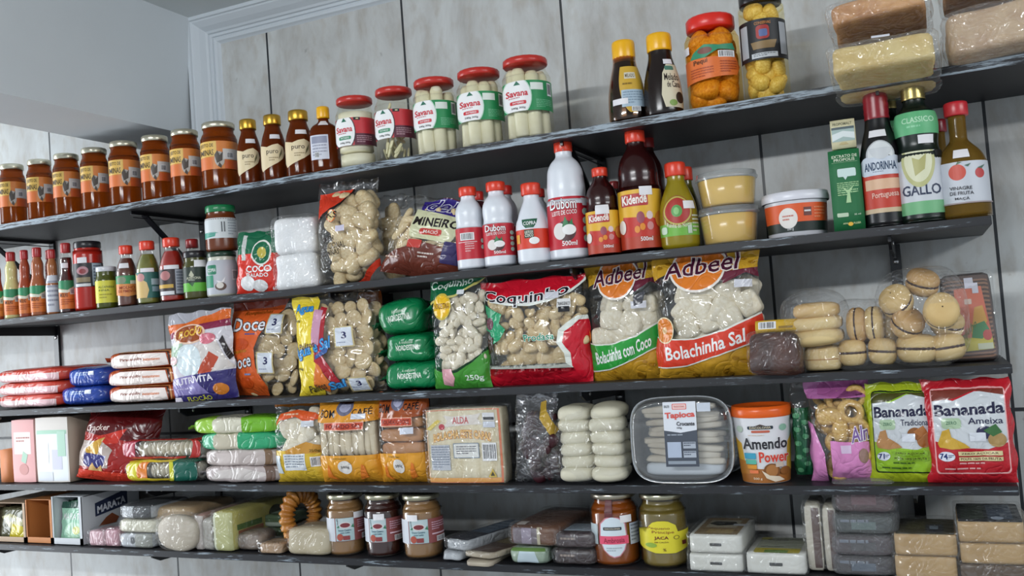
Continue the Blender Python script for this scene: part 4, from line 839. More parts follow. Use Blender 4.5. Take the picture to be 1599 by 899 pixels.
bag('biscuit_bag', 'yellow and clear bag of round salted biscuits with two price tags', (464, 600, 459, 2, .188), .06, FILM,
    [('P', [(0, 0), (.30, 0), (.36, .1), (.34, .3), (.30, .5), (.36, .7), (.34, .9), (.3, 1), (0, 1)], 'e6cc38'), ('P', [(.22, .1), (.30, .3), (.28, .4), (.34, .3), (.44, .12), (.38, .02)], 'dd7a38'), ('P', [(.28, .34), (.34, .3), (.44, .14), (.56, .1), (.5, .24), (.40, .38), (.42, .5), (.46, .86), (.38, .88), (.3, .6)], 'a82430'), ('P', [(.28, .5), (.36, .5), (.42, .84), (.3, .86)], 'cc98b0'), ('O', 'Agua', .04, .82, .28, .92, '48a0dc', '1f5aa0'), ('T', '300g', .03, .74, .13, .77, '4a4a20'), ('O', 'Agua e Sal', .02, .34, .50, .48, '48a0dc', '1f5aa0', .10), ('T', 'Palitos', .10, .46, .32, .52, '5a3a20', .03), ('T', '300g', .03, .26, .13, .29, '4a4a20'), ('P', [(.3, .36), (.46, .42), (.48, .46), (.44, .46), (.3, .40)], '3a5a98'), ('O', 'Sal', .42, .05, .60, .12, '48a0dc', '1f5aa0', .03), ('T', 'Palitos', .16, .03, .38, .10, '3a3a30', .04)]+price3(.56, .46, .78, .66)+price3(.64, .02, .86, .16),
    fill=[(['disc'], .031, .0265, (.16, .03, .98, .88), dict(tilt=.8, layers=3))], fmat=DISC, rz=.1, ry=-1, seal=.08, seed=23)
bag('biscuit_bag', 'small orange cornered bag of biscuits behind the yellow bag', (545, 600, 447, 2, .110), .04, FILM, [('P', [(0, .6), (.5, .8), (1, .7), (1, 1), (0, 1)], 'c8682c')], fill=[(['disc'], .034, .03, (.05, .05, .95, .9), {})], fmat=DISC, rz=.1, seal=.08, seed=24)
GF = ink('107a48', 'film')
zz = Z3
for i, (a, b, yt, q, h, rzz) in enumerate([(596, 676, 560, 'bottom of three', .050, -.1), (594, 670, 508, 'middle of three', .048, .05), (588, 656, 448, 'top of three', .058, .1)]):
    rt, w_, h_ = flat('emerald green biscuit pack with crinkled ends, %s' % q, (a, b, yt, 2, .205), .10, GF, front=[('T', 'NORDESTINA', .3, .40, .78, .58, 'e0e8dc', .03, 0, .02), ('T', 'A tradicional', .38, .64, .66, .74, 'c0d8c0', .02)], zb=zz, h=h, seed=30+i, e=4.6, amp=.006, group='emerald green biscuit packs', name='biscuit_pack', cat='pack', rz=rzz, ry=[0, 0, -5][i])
    zz += h-.001
bag('biscuit_bag', 'green and clear bag of small oval biscuits with yellow seal', (674, 762, 434, 2, .192), .05, FILM,
    [('P', [(0, .80), (.2, .82), (.5, .84), (.85, .95), (1, 1), (0, 1)], '14603c'), ('P', [(0, .76), (.2, .80), (.5, .82), (.85, .92), (1, 1), (.85, .945), (.5, .84), (.2, .82), (0, .785)], 'c8c070'), ('T', 'Coquinho', .03, .87, .78, .96, 'e0ece0', .04, 0, .02), ('E', .10, .62, .46, .86, 'c8b040'), ('E', .12, .64, .44, .84, 'e8b820'), ('T', 'NORDESTINA', .13, .72, .43, .77, '6a3a10'), ('P', [(0, 0), (1, 0), (1, .34), (.8, .24), (.5, .16), (.25, .14), (.05, .2), (0, .2)], '4a9a3c'), ('P', [(.9, .30), (1, .37), (1, .34), (.8, .24), (.5, .15), (.3, .13), (.05, .19), (.05, .21), (.3, .15), (.5, .175), (.8, .26)], '103a20'), ('T', '250g', .62, .06, .92, .12, 'e0ece0', 0, 0, .02), ('P', [(.2, .04), (.36, .02), (.44, .1), (.4, .18), (.22, .18)], 'e0a8b0'), ('R', .54, .84, .68, .88, 'd8dce0')],
    fill=[(['seed', 'oval'], .017, .0165, (.03, .1, .98, .86), dict(tilt=1.5, cap=98))], fmat=SHELLW, rz=.1, ry=1, seal=.06, seed=25)
bag('biscuit_bag', 'large red bag of coconut biscuits with palm tree picture', (758, 922, 436, 2, .180), .06, FILM,
    [('P', [(0, .84), (.12, .80), (.3, .76), (.5, .74), (.7, .77), (.88, .84), (1, .94), (1, 1), (0, 1)], 'e4e8e0'), ('P', [(0, .87), (.12, .83), (.3, .79), (.5, .77), (.7, .80), (.88, .87), (1, .97), (1, 1), (0, 1)], 'c8182c'),
     ('P', [(0, 0), (1, 0), (1, .19), (.76, .12), (.6, .10), (.2, .09), (.03, .16), (0, .2)], 'e4e8e0'), ('P', [(1, .0), (1, .62), (.93, .62), (.84, .56), (.76, .50), (.74, .38), (.8, .28), (.8, .19), (.9, .1)], 'e4e8e0'), ('P', [(0, 0), (1, 0), (1, .14), (.76, .09), (.6, .07), (.2, .06), (.03, .12), (0, .17)], 'c8182c'), ('P', [(1, .0), (1, .58), (.94, .58), (.88, .52), (.81, .48), (.79, .38), (.85, .28), (.85, .16), (.9, .06)], 'c8182c'), ('P', [(0, .1), (.04, .1), (.03, .86), (0, .86)], 'dfe4dc'),
     ('O', 'Coquinho', .03, .80, .86, .93, '1c1420', 'f0f0f0', 0, -.06), ('P', [(.03, .80), (.12, .74), (.24, .68), (.2, .60), (.26, .54), (.2, .44), (.12, .40), (.1, .52), (.03, .56), (.08, .66)], '2a9a6a'), ('E', .06, .54, .14, .66, '6a3a4a'), ('P', [(.05, .30), (.12, .34), (.14, .46), (.08, .5)], '3a2418'), ('O', 'Prodasa', .44, .415, .72, .475, '1f8a6a', 'e8f0e8'), ('R', .66, .79, .78, .85, 'd4d4dc'), ('R', .77, .70, .88, .78, 'e4e4e4'), ('R', .78, .66, .87, .71, '1c1c20'), ('T', 'TRANSGENICO', .775, .72, .875, .75, '202020')],
    fill=[(['disc'], .036, .028, (.03, .06, .78, .36), dict(tilt=.5, layers=1, cap=24)), (['seed', 'oval'], .019, .0205, (.1, .32, .95, .80), dict(tilt=1.5, cap=72))], fmat=DISC, rz=.06, seal=.05, seed=26, waist=.02)
YF = mottled('cheese_print', 'a8741a', 'd8aa34', 22, .35)
def adbeel(col, txt, txt2):
    s = [('P', [(0, .80), (.2, .86), (.3, 1), (0, 1)], 'c89a30'), ('P', [(.7, .74), (.9, .82), (1, .78), (1, 1), (.6, 1)], '6a2a3a'), ('P', [(.75, .84), (1, .86), (1, 1), (.7, 1)], 'c89a30')]
    for x, y in ((.08, .9), (.16, .94), (.86, .94), (.94, .9)): s.append(('E', x-.03, y-.015, x+.03, y+.015, 'a8781c'))
    s += [('E', .18, .68, .72, 1.08, 'e8e0d8'), ('E', .20, .70, .70, 1.06, 'dd7a28'), ('O', 'Adbeel', .14, .80, .82, .94, '4a1c34', 'e8d8d0', .05), ('P', [(0, 0), (1, 0), (1, .34), (.96, .30), (.5, .16), (0, .10)], 'c8962c')]
    rnd = random.Random(3)
    for k in range(16): x, y = rnd.uniform(.1, .97), rnd.uniform(.02, .24); s.append(('E', x-.03, y-.014, x+.03, y+.014, 'a8781c'))
    s += [('P', [(0, .08), (.3, .10), (.6, .17), (1, .28), (1, .50), (.7, .38), (.4, .32), (.14, .32), (0, .34)], 'e8e8e0'), ('P', [(0, .09), (.3, .11), (.6, .18), (1, .29), (1, .485), (.7, .365), (.4, .31), (.14, .31), (0, .33)], col), ('T', txt, .12, .15, .86, .25, 'f2f2f2', .13, -.02, .02)]
    return s
bag('biscuit_bag', 'yellow topped bag of pillow biscuits with bright green band', (920, 1038, 412, 2, .165), .06, FILM, adbeel('2c9a3c', 'Bolachinha com Coco', '')+[('R', .66, .60, .84, .66, 'd0d0d8'), ('P', [(.7, .70), (.84, .74), (.8, .64), (.7, .62)], '4a4a50'), ('E', -.06, .32, .08, .46, 'dd7a30')],
    fill=[(['square'], .027, .0270, (.05, .22, .97, .70), dict(tilt=.7, layers=3))], fmat=SHELLW, rz=.06, seal=.06, seed=27)
bag('biscuit_bag', 'largest yellow topped bag of pillow biscuits with red band', (1022, 1190, 397, 2, .184), .072, FILM, adbeel('d8402c', 'Bolachinha Sal', '')+[('R', .80, .70, .94, .76, 'd0d0d8'), ('E', .03, .28, .22, .50, 'e8d8b0'), ('E', .04, .29, .21, .49, 'dd8030'), ('E', .10, .36, .15, .42, 'e8c090')],
    fill=[(['square'], .030, .0300, (.05, .22, .95, .72), dict(tilt=.7, layers=3))], fmat=SHELLW, rz=.05, ry=1, seal=.06, seed=28)
# bakery goods at the right of the third shelf
CAKE = mottled('cake', '2a0f08', '4a2010', 30, .6, .4, 80)
BUN = mottled('bun', 'c8a468', 'ddc48e', 9, .6, .3, 40); BUN2 = mottled('bun_dark', 'a87840', 'd8b880', 7, .6)
b_, w_, h_ = block('chocolate_cake', 'dark chocolate loaf cake in clear wrap hanging over shelf edge', (1168, 1246, 546, 2, .262), .085, CAKE, e=7, cat='cake', wrap=WRAP, zb=Z3-.002, rx=-12, h=.056, amp=.002)
block('sticker_card', 'yellow printed card lying on the wrapped cake', (1178, 1246, 530, 2, .225), .03, ink('c8a024', 'card'), e=20, cat='label', zb=Z3+.056, h=.017, rx=-20, front=[('B', .08, .2, .5, .85), ('R', .56, .2, .9, .4, '8a6a10')], n=4)
b1, w1, h1 = block('bread_pack', 'wrapped soft white bread block, lower of two', (1254, 1313, 541, 2, .205), .07, BUN, e=6, cat='bread', wrap=WRAP, front=[('R', .02, .44, .98, .5, 'b88c50')], seed=4, group='wrapped bread blocks')
r2 = thing('bread_pack', 'wrapped folded flatbread, resting on the bread block', 'bread', tuple(at(1273, 500, -.19)), (0, 0, 0), 'wrapped bread blocks'); r2.location.z = Z3+h1+.001
for k in range(3):
    o, *_ = soft('bread', .075-.006*k, .075, .024, [BUN, BUN, BUN2][k], r2, 3.2, 9, .003, 50, 40+k); o.location = (.002*k, 0, .019*k); o.rotation_euler = (0, radians(-4+2*k), 0)
o, *_ = soft('wrapper', .092, .088, .082, WRAP, r2, 3, 12, .003, 90, 44); o.location.z = -.002
def rolls(label, px, spec, zb=Z3, group='clear bags of filled rolls', wrapsize=None, rz=0, sc=1):
    """spec: list of (dx, dy, dz, diameter, thickness, axis)"""
    xc, yt, yc = px
    P = at(xc, yt, -yc); r = thing('roll_pack', label, 'bread', (P.x, -yc, zb), (0, 0, rz), group)
    for k, (dx, dy, dz, dm, th, tx, ty) in enumerate(spec):
        th *= 1.3; dm *= .93
        o = lathe('roll', catmull([(.001, 0), (dm*.34, .001), (dm*.48, th*.25), (dm*.5, th*.42), (dm*.47, th*.5), (dm*.5, th*.58), (dm*.48, th*.78), (dm*.34, th*.97), (.001, th)], 2), [BUN, BUN2][k % 3 == 2], r, 24, 1, True, False)
        lathe('filling', [(dm*.3, th*.43), (dm*.49, th*.45), (dm*.49, th*.55), (dm*.3, th*.57)], ink('3a2018', 'paper'), o, 20)
        o.location = (dx, dy, dz); o.rotation_euler = (tx, ty, 0)
    w, d, h = wrapsize; r.scale = (sc, sc, 1)
    soft('wrapper', w, d, h, WRAP, r, 3.2, 12, .003, 80, int(xc))
    return r
S_ = .001
rolls('clear bag of upright filled rolls on two lying ones', (1352, 540, .185), [(-.022, -.008, .006, .05, .028, 0, 0), (.025, -.008, .006, .05, .028, 0, .08), (-.026, -.004, .062, .052, .024, pi/2*0+.15, pi/2), (.002, -.004, .062, .052, .024, .1, pi/2), (.02, .03, .055, .05, .024, .2, pi/2), (-.024, .03, .055, .05, .024, .2, pi/2)], wrapsize=(.108, .10, .098), sc=.8)
rolls('tall clear bag of round filled rolls with knotted top', (1444, 540, .180), [(-.012, -.01, .006, .06, .030, 0, .05), (.03, .0, .006, .056, .028, 0, -.1), (-.028, -.012, .046, .05, .028, .5, .5), (.024, -.016, .066, .052, .03, 1.2, .3), (-.026, -.004, .078, .050, .028, .7, -.5), (.0, .02, .098, .05, .026, .3, .3), (.028, .02, .04, .05, .026, .3, .3)], wrapsize=(.125, .105, .135), sc=.92)
block('cinnamon_tray', 'tall clear tray of brown sticks with orange fruit label, leaning at wall', (1476, 1556, 427, 2, .150), .018, ink('2a1a14', 'card'), e=12, n=8, rz=.05, rx=-8, ry=-1, cat='tray', wrap=clear('tray', (.95, .95, .95), .06, .9, .06, 0, 0, .05, 1.5),
      front=[('W', '4a2c20')]+[('R', .04, k/20+.01, .96, k/20+.035, '8a6044') for k in range(19)]+[('P', [(.2, .10), (.92, .12), (.80, .84), (.26, .82)], 'd86a48'), ('P', [(.2, .10), (.92, .12), (.90, .26), (.21, .26)], 'ccc040'), ('P', [(.5, .3), (.62, .6), (.78, .62), (.84, .44), (.74, .36)], 'd8a038'), ('P', [(.5, .26), (.56, .40), (.78, .44), (.86, .34), (.7, .24)], '3f8a50'), ('E', .72, .22, .9, .34, 'c85048'), ('T', 'Beijinho', .26, .16, .62, .28, '5a7a20', .2), ('R', .60, .12, .9, .19, 'c8ccb0'), ('Q', .44, .64, .58, .70, .01, 'e0c8b8'), ('R', .48, .82, .66, .96, 'd0d0dc'), ('R', .62, .76, .74, .88, 'd0d0dc')])
# ================================================================== fourth shelf
Z4 = ZS[3]
block('tea_carton', 'small plain orange carton at the left photo edge', (0, 18, 702, 3, .205), .09, ink('c87a48', 'card'), e=40, n=2, cat='carton')
block('tea_carton', 'tall pink and white carton with small print', (19, 54, 655, 3, .205), .09, ink('c89a94', 'card'), e=40, n=4, cat='carton', front=[('W', 'd89a98'), ('R', .1, .45, .85, .8, 'e8d4d0'), ('L', .2, .62, .8, .72, 2, 'a86a60'), ('P', [(.4, .34), (.6, .3), (.7, .44), (.5, .5)], '9ac0a8'), ('E', .3, .12, .7, .3, 'c07a74')])
r, w_, h_ = block('display_carton', 'large open fronted carton of white sachets beside the pink carton', (56, 107, 651, 3, .205), .11, ink('a09080', 'card'), e=40, n=4, cat='carton', front=[('W', 'cfc8c0'), ('R', .04, .02, .96, .80, 'dfe4e8'), ('R', .04, .74, .96, .80, '9ac4ac'), ('R', .5, .2, .8, .5, 'c8c8d8'), ('R', .14, .3, .4, .6, 'e8ecf0'), ('R', .68, .4, .92, .78, 'a8ccb8'), ('R', .06, .02, .5, .16, 'd0d4dc')])
bag('snack_bag', 'red snack bag with a dark top, slumped beside cartons', (116, 232, 634, 3, .180), .07, ink('8a1c1c', 'film'),
    [('W', 'a02420'), ('P', [(0, .62), (1, .5), (1, 1), (.1, 1)], '5a1214'), ('P', [(.3, .56), (.7, .7), (.6, .5), (.4, .46)], 'c83020'), ('T', 'Cracker', .10, .62, .44, .70, 'e8d0c8', .04), ('P', [(0, .16), (.06, .5), (.4, .50), (.56, .4), (.5, .16)], 'b8a8a0'), ('P', [(.16, .38), (.3, .5), (.42, .56), (.36, .34), (.26, .26)], 'd0a040'), ('P', [(.16, .2), (.16, .34), (.5, .32), (.44, .18), (.3, .14)], '3a3878'), ('P', [(.24, .12), (.3, .22), (.36, .14), (.42, .2), (.44, .1)], 'd8b070'), ('R', 0, 0, 1, .12, 'd8402c')], 'bag', rz=.2, ry=7, rx=-10, seed=31, seal=.05, skew=.05)
COOK = mottled('cookie', 'c8bca0', 'dcd4be', 8, .6)
def roll_pack(label, px, d, film, ends, zb, h, inside=None, name='biscuit_pack', seed=1, rz=0, finc=None):
    xl, xr, yt, s, yf = px
    X, w, hh = plc_flat(xl, xr, yt, s, yf, rz, zb)
    r = thing(name, label, 'pack', (X, -yf+d/2, zb+.0005), (0, 0, rz), 'long biscuit packs on the fourth shelf')
    if inside:
        n = max(int(w*.72/.011), 6)
        for k in range(n):
            o = lathe('biscuit', [(.001, 0), (h*.38, .001), (h*.42, .004), (h*.38, .007), (.001, .008)], inside, r, 18, 1, True, False)
            o.location = (-w*.36+w*.72*k/(n-1), 0, h*.5); o.rotation_euler = (0, pi/2, 0)
    o, fg, tg, rg = soft('wrapper', w, d, h, film, r, 4.5, 14, .003, 110, seed)
    endfins(r, w, d, h, ink(finc or 'b8b8b8', 'film') if finc else film, seed, .012)
    decal('print', fg, ends, r, 'film')
    decal('print', tg, ends, r, 'film')
    return r
roll_pack('yellow biscuit pack with dark green end, lying beneath the clear pack', (186, 316, 722, 3, .205), .06, FILM, [('P', [(0, 0), (.22, 0), (.3, 1), (0, 1)], 'cfc62e'), ('R', .22, 0, .34, 1, 'd87a28'), ('P', [(.0, 0), (.7, 0), (.7, .18), (0, .22)], 'd8c030'), ('R', .66, 0, 1, 1, '14584a'), ('R', .62, 0, .67, 1, 'c8c838')], Z4, .043, COOK, seed=51)
roll_pack('clear pack of round pale biscuits with red ends', (180, 322, 688, 3, .200), .06, FILM, [('P', [(0, 0), (.2, 0), (.24, 1), (0, 1)], 'a8384a'), ('R', .0, 0, .8, .16, 'b0342c'), ('P', [(.84, 0), (1, 0), (1, 1), (.9, 1)], 'b0302c')], Z4+.043, .040, COOK, seed=52)
lp = [(315, 437, 735, 'grey white, bottom of four', 'a89c98', [('W', 'b4a8a6'), ('P', [(.1, .2), (.4, .3), (.6, .1), (.9, .5), (.5, .9), (.2, .7)], 'c8c0bc'), ('R', .84, 0, 1, 1, '6a5448')]), (313, 434, 707, 'grey white, third from the top of four', 'b0a4a0', [('W', 'b8aca8'), ('R', .2, .1, .5, .8, 'c8bcb8'), ('R', .86, 0, 1, 1, '7a6048')]),
      (307, 437, 680, 'teal green ends, second from top of four', '2f9a6a', [('R', .0, 0, .2, 1, '5ab08a'), ('R', .2, .0, .5, 1, 'c0b8a4'), ('R', .5, 0, 1, 1, '2f9a6a')]), (296, 434, 652, 'lime green ends, top of four', '7fb838', [('R', 0, 0, .26, 1, '9ac848'), ('R', .26, 0, .6, 1, 'd0ccb8'), ('R', .6, 0, 1, 1, '6fae2c')])]
for i, (a, b, yt, q, c, sh) in enumerate(lp):
    roll_pack('long biscuit pack, %s' % q, (a, b, yt, 3, .205), .06, ink(c, 'film'), sh, Z4+i*.030, .032, None, seed=60+i)
bag('biscuit_bag', 'yellow based bag of white oval biscuits with orange ribbon print', (432, 516, 624, 3, .188), .055, FILM,
    [('R', 0, 0, 1, .40, 'd8b43a'), ('P', [(.3, .4), (.7, .5), (1, .44), (1, .36), (.3, .36)], 'c89038'), ('R', 0, .92, 1, 1, 'b8702c'), ('P', [(.12, .74), (.2, .84), (.5, .88), (.86, .84), (.97, .76), (.85, .76), (.82, .70), (.5, .80), (.2, .76), (.14, .70)], 'd85a2c'), ('L', .28, .80, .72, .84, 1, 'e8c0a0'), ('R', .64, .68, .84, .75, 'd0d4dc'), ('R', .26, .16, .68, .36, 'd8dce0'), ('L', .28, .18, .66, .34, 5, '8a94a0'), ('R', .04, .12, .2, .34, 'c8d4dc'), ('B', .76, .2, .92, .32), ('T', '250g', .76, .37, .92, .41, '6a5a20')],
    fill=[(['oval'], .026, .022, (.05, .34, .96, .80), dict(tilt=1.2))], fmat=SHELLW, rz=.1, seed=35, seal=.07)
LAY = mottled('layered', 'c4b494', 'dccfb4', 14, .6, .5, 50, stretch=(6, 1, .6)); LAY2 = mottled('layered2', 'a8744a', 'c08c60', 14, .6, .5, 50)
for a, b, yt, q, txt, m, st, nm_, sd in [(502, 602, 622, 'filled with pale crackers', 'FOLHADO SAL', LAY, (.62, .76, .82, .82), 'upright', 41), (596, 672, 612, 'filled with brown crackers', 'FOLHEADO DOCE', LAY2, (.58, .55, .82, .62), 'narrow', 42)]:
    pr = [('R', 0, 0, 1, .34, 'dc9a30'), ('P', [(0, .74), (.3, .72), (.7, .72), (1, .74), (1, 1), (0, 1)], 'd8922c' if a < 550 else '9a4a20'), ('E', .36, .80, .62, .98, '6a6a80'), ('E', .40, .84, .58, .95, 'a8a8c0'), ('R', .38, .94, .60, 1.0, '3a2018'), ('T', 'BOM', .12, .79, .34, .88, '1c1418', -.01, 0, .01), ('T', 'CAFÉ', .62, .80, .90, .89, '1c1418', .01, 0, .01), ('Q', .18, .635, .80, .73, .01, 'e0a890'), ('Q', .19, .645, .79, .72, .01, 'c04a30'), ('T', txt, .22, .66, .76, .705, '5a1814'), ('E', .38, .12, .58, .28, 'e4e0dc'), ('T', '380g', .42, .18, .54, .22, '202020'), ('P', [(.16, .08), (.22, .24), (.26, .1), (.32, .04)], 'd8782c'), ('P', [(.66, .05), (.74, .24), (.78, .22), (.80, .08)], 'd8782c'), ('L', .3, .29, .68, .31, 1, '8a6a20'), ('R', *st, 'd4d8e4')]
    rt, F, w, h = bag('cracker_bag', '%s orange and clear cracker bag with a cup picture, %s' % (nm_, q), (a, b, yt, 3, .190), .06, FILM, pr, rz=.08, seed=sd, seal=.03, e=5, group='orange cracker bags with cup picture', waist=.01)
    n = 9 if a < 550 else 3
    for k in range(n):
        if a < 550: o, *_ = soft('cracker', w*.1, .028, h*.44, m, rt, 5, 6, .002, 90, k); o.location = (-w*.43+w*.86*(k+.5)/n, -.004+.003*(k % 2), h*.31)
        else: o, *_ = soft('cracker', w*.86, .030, h*.15, m, rt, 5, 6, .002, 90, k); o.location = (0, -.003, h*(.30+.15*k))
block('wafer_pack', 'square clear pack of stacked crackers with orange arched lettering', (667, 785, 638, 3, .208), .035, mottled('wafer', 'cdbf9c', 'ded4b8', 12, .6, .7, 60, stretch=(8, 1, .4)), e=34, n=6, wrap=WRAP, rz=.02,
    front=[('R', 0, 0, 1, .012, 'd87848'), ('R', 0, .985, 1, 1, 'd08060'), ('R', .97, 0, 1, 1, 'd07048'), ('R', 0, .012, .014, 1, 'e0b890'), ('R', 0, .012, .97, .07, 'e0a050'), ('P', [(.24, .76), (.30, .84), (.24, .92), (.36, .90), (.66, .92), (.76, .94), (.70, .86), (.76, .78), (.6, .78), (.3, .76)], 'dcd4cc'), ('T', 'ALDA', .37, .80, .58, .89, 'c03038'), ('E', .18, .72, .26, .80, 'b83040'), ('P', [(0, .74), (.16, .86), (.22, .84), (.06, .72)], 'd8c050'), ('O', 'BOLACHA SETE CAPAS', .10, .56, .86, .66, 'e8c880', 'd87a18', 0, .05), ('R', .77, .83, .93, .94, 'd8d8dc'), ('R', .78, .84, .92, .88, '1c1c20'), ('R', .77, .74, .93, .82, 'c8ccd8'), ('R', .05, .18, .31, .52, 'b8bcc4'), ('L', .06, .2, .30, .50, 9, '7a8494'), ('Q', .36, .34, .70, .54, .01, '7a8a9a'), ('Q', .37, .35, .69, .53, .01, 'dcdcd8'), ('L', .40, .38, .66, .50, 4, '6a6a70'), ('B', .74, .30, .93, .54), ('P', [(.8, .08), (.92, .08), (.86, .20)], 'c8a828'), ('P', [(.83, .10), (.89, .10), (.86, .16)], '3a3010')])
GRAPE = mottled('date', '2a1218', '4a222a', 30, .3)
bag('dried_fruit_bag', 'crumpled clear bag of dark dried fruit with yellow tag', (800, 884, 612, 3, .190), .06, clear('crumple', (.86, .86, .9), .16, .5, .14, 40, 1.0, .06), [('P', [(.62, .88), (.74, .90), (.98, .58), (.9, .50), (.66, .72)], 'b8963a')], fill=[(['puff', 'oval'], .024, .021, (.08, .05, .92, .72), dict(name='dried_fruit'))], fmat=GRAPE, rz=.05, seed=44, seal=.14, crinkle=.006, e=2, topw=.75)
FING = mottled('biscuit_finger', 'c0baa0', 'd4cfba', 8, .5)
P = at(930, 700, -.185); r = thing('roll_pack', 'clear pack of pale soft biscuits in six layers and two columns', 'bread', (P.x, -.185, Z4), (0, 0, 0))
for c in range(2):
    for k in range(6):
        o, *_ = soft('biscuit_roll', .056, .066, .0255, FING, r, 2.9, 10, .0035, 90, k+c*7); o.location = (-.026+.052*c, (k % 2)*.003, .003+k*.0185)
o, *_ = soft('wrapper', .118, .082, .120, WRAP, r, 3.5, 12, .004, 70, 77); o.location.z = -.001
# tapioca tray
def tray(xl, xr, yt, yf, label):
    X, w, h = plc_flat(xl, xr, yt, 3, yf, .0)
    r = thing('tapioca_tray', label, 'tray', (X, -yf+.017, Z4+.001), (radians(-4), 0, .0))
    ry_ = []
    def rr(sx, sz, y, n=40, e=4):
        return [Vector((sx*w/2*(abs(cos(t))**(2/e))*(1 if cos(t) > 0 else -1), y, h/2+sz*h/2*(abs(sin(t))**(2/e))*(1 if sin(t) > 0 else -1))) for t in [2*pi*k/n for k in range(n)]]
    def shell(name, rings, mat, cap):
        v, f = [], []; n = len(rings[0])
        for R_ in rings: v += [tuple(p) for p in R_]
        for i in range(len(rings)-1):
            for k in range(n): f.append((i*n+k, i*n+(k+1) % n, (i+1)*n+(k+1) % n, (i+1)*n+k))
        if cap: f.append(tuple((len(rings)-1)*n+k for k in range(n)))
        return mesh(name, v, f, mat, r)
    TP = clear('traypl', (.93, .95, .97), .10, 1.0, .07, 0, 0, .05, 1.55)
    shell('lid', [rr(1, 1, .010), rr(1.0, 1.0, .0), rr(.985, .985, -.003), rr(.95, .95, -.002), rr(.93, .93, -.010), rr(.90, .90, -.014), rr(.86, .86, -.0145)], TP, True)
    shell('tray_body', [rr(1, 1, .002), rr(.99, .99, .006), rr(.93, .92, .008), rr(.90, .88, .040), rr(.86, .84, .062), rr(.80, .78, .066)], TP, True)
    shell('rim', [rr(1.005, 1.005, -.001), rr(1.01, 1.01, .002), rr(1.005, 1.005, .005), rr(.975, .975, .005), rr(.975, .975, -.001), rr(1.005, 1.005, -.001)], clear('rimpl', (.85, .88, .92), .35, 1.0, .15, 0, 0, .25, 1.5), False)
    TW = mottled('tapioca', 'b8a890', 'd4cab8', 18, .6, .4, 60); rnd = random.Random(5)
    for k in range(9):
        o, *_ = soft('tapioca_wafer', w*.74, .040, h*.088, TW, r, 4.5, 14, .006, 130, 80+k); o.location = (rnd.uniform(-.003, .003), .022, h*(.22+.074*k)); o.rotation_euler = (0, rnd.uniform(-.09, .09), 0)
    o, *_ = soft('paper_card', w*.78, .04, h*.16, ink('c8ccd0', 'card'), r, 5, 6); o.location = (0, .026, h*.08)
    g = [[Vector((w*(-.13+.32*i), -.0155-.001, h*(.20+.74*j/2))) for j in range(3)] for i in range(2)]
    decal('label', g, [('W', 'd8dce4'), ('P', [(0, 0), (1, 0), (1, .56), (.5, .52), (0, .56)], '3a4250'), ('Q', .28, .88, .72, .97, .02, 'd85048'), ('Q', .30, .89, .70, .96, .02, 'e8c8c4'), ('T', 'TRADICIONAL', .33, .91, .67, .94, 'c04038'), ('T', 'SEM GLUTEN', .04, .91, .2, .95, '40484a'), ('T', 'Tapioca', .06, .72, .95, .83, 'd04a40', .02, 0, .04), ('T', 'Crocante', .40, .63, .94, .69, '2a2c34', 0, 0, .03), ('T', '100g', .40, .575, .55, .61, '2a2c34'), ('L', .1, .46, .9, .50, 1, '98a0ac'), ('R', .08, .14, .50, .38, 'a8b4c8'), ('R', .56, .28, .94, .38, 'a8b0bc'), ('R', .56, .14, .94, .24, 'a8b0bc'), ('L', .58, .16, .92, .23, 2, '40485a'), ('L', .58, .30, .92, .37, 2, '40485a'), ('R', .08, .04, .92, .09, '8a94a0')], r)
    g2 = [[Vector((w*(.20+.13*i), -.0165, h*(.82+.1*j))) for j in range(2)] for i in range(2)]
    decal('price_sticker', g2, [('W', 'c0c8d4')], r)
tray(979, 1140, 622, .222, 'large clear plastic tray of folded tapioca wafers, front one')
tray(1010, 1160, 634, .142, 'large clear plastic tray of tapioca wafers, mostly hidden behind its twin')
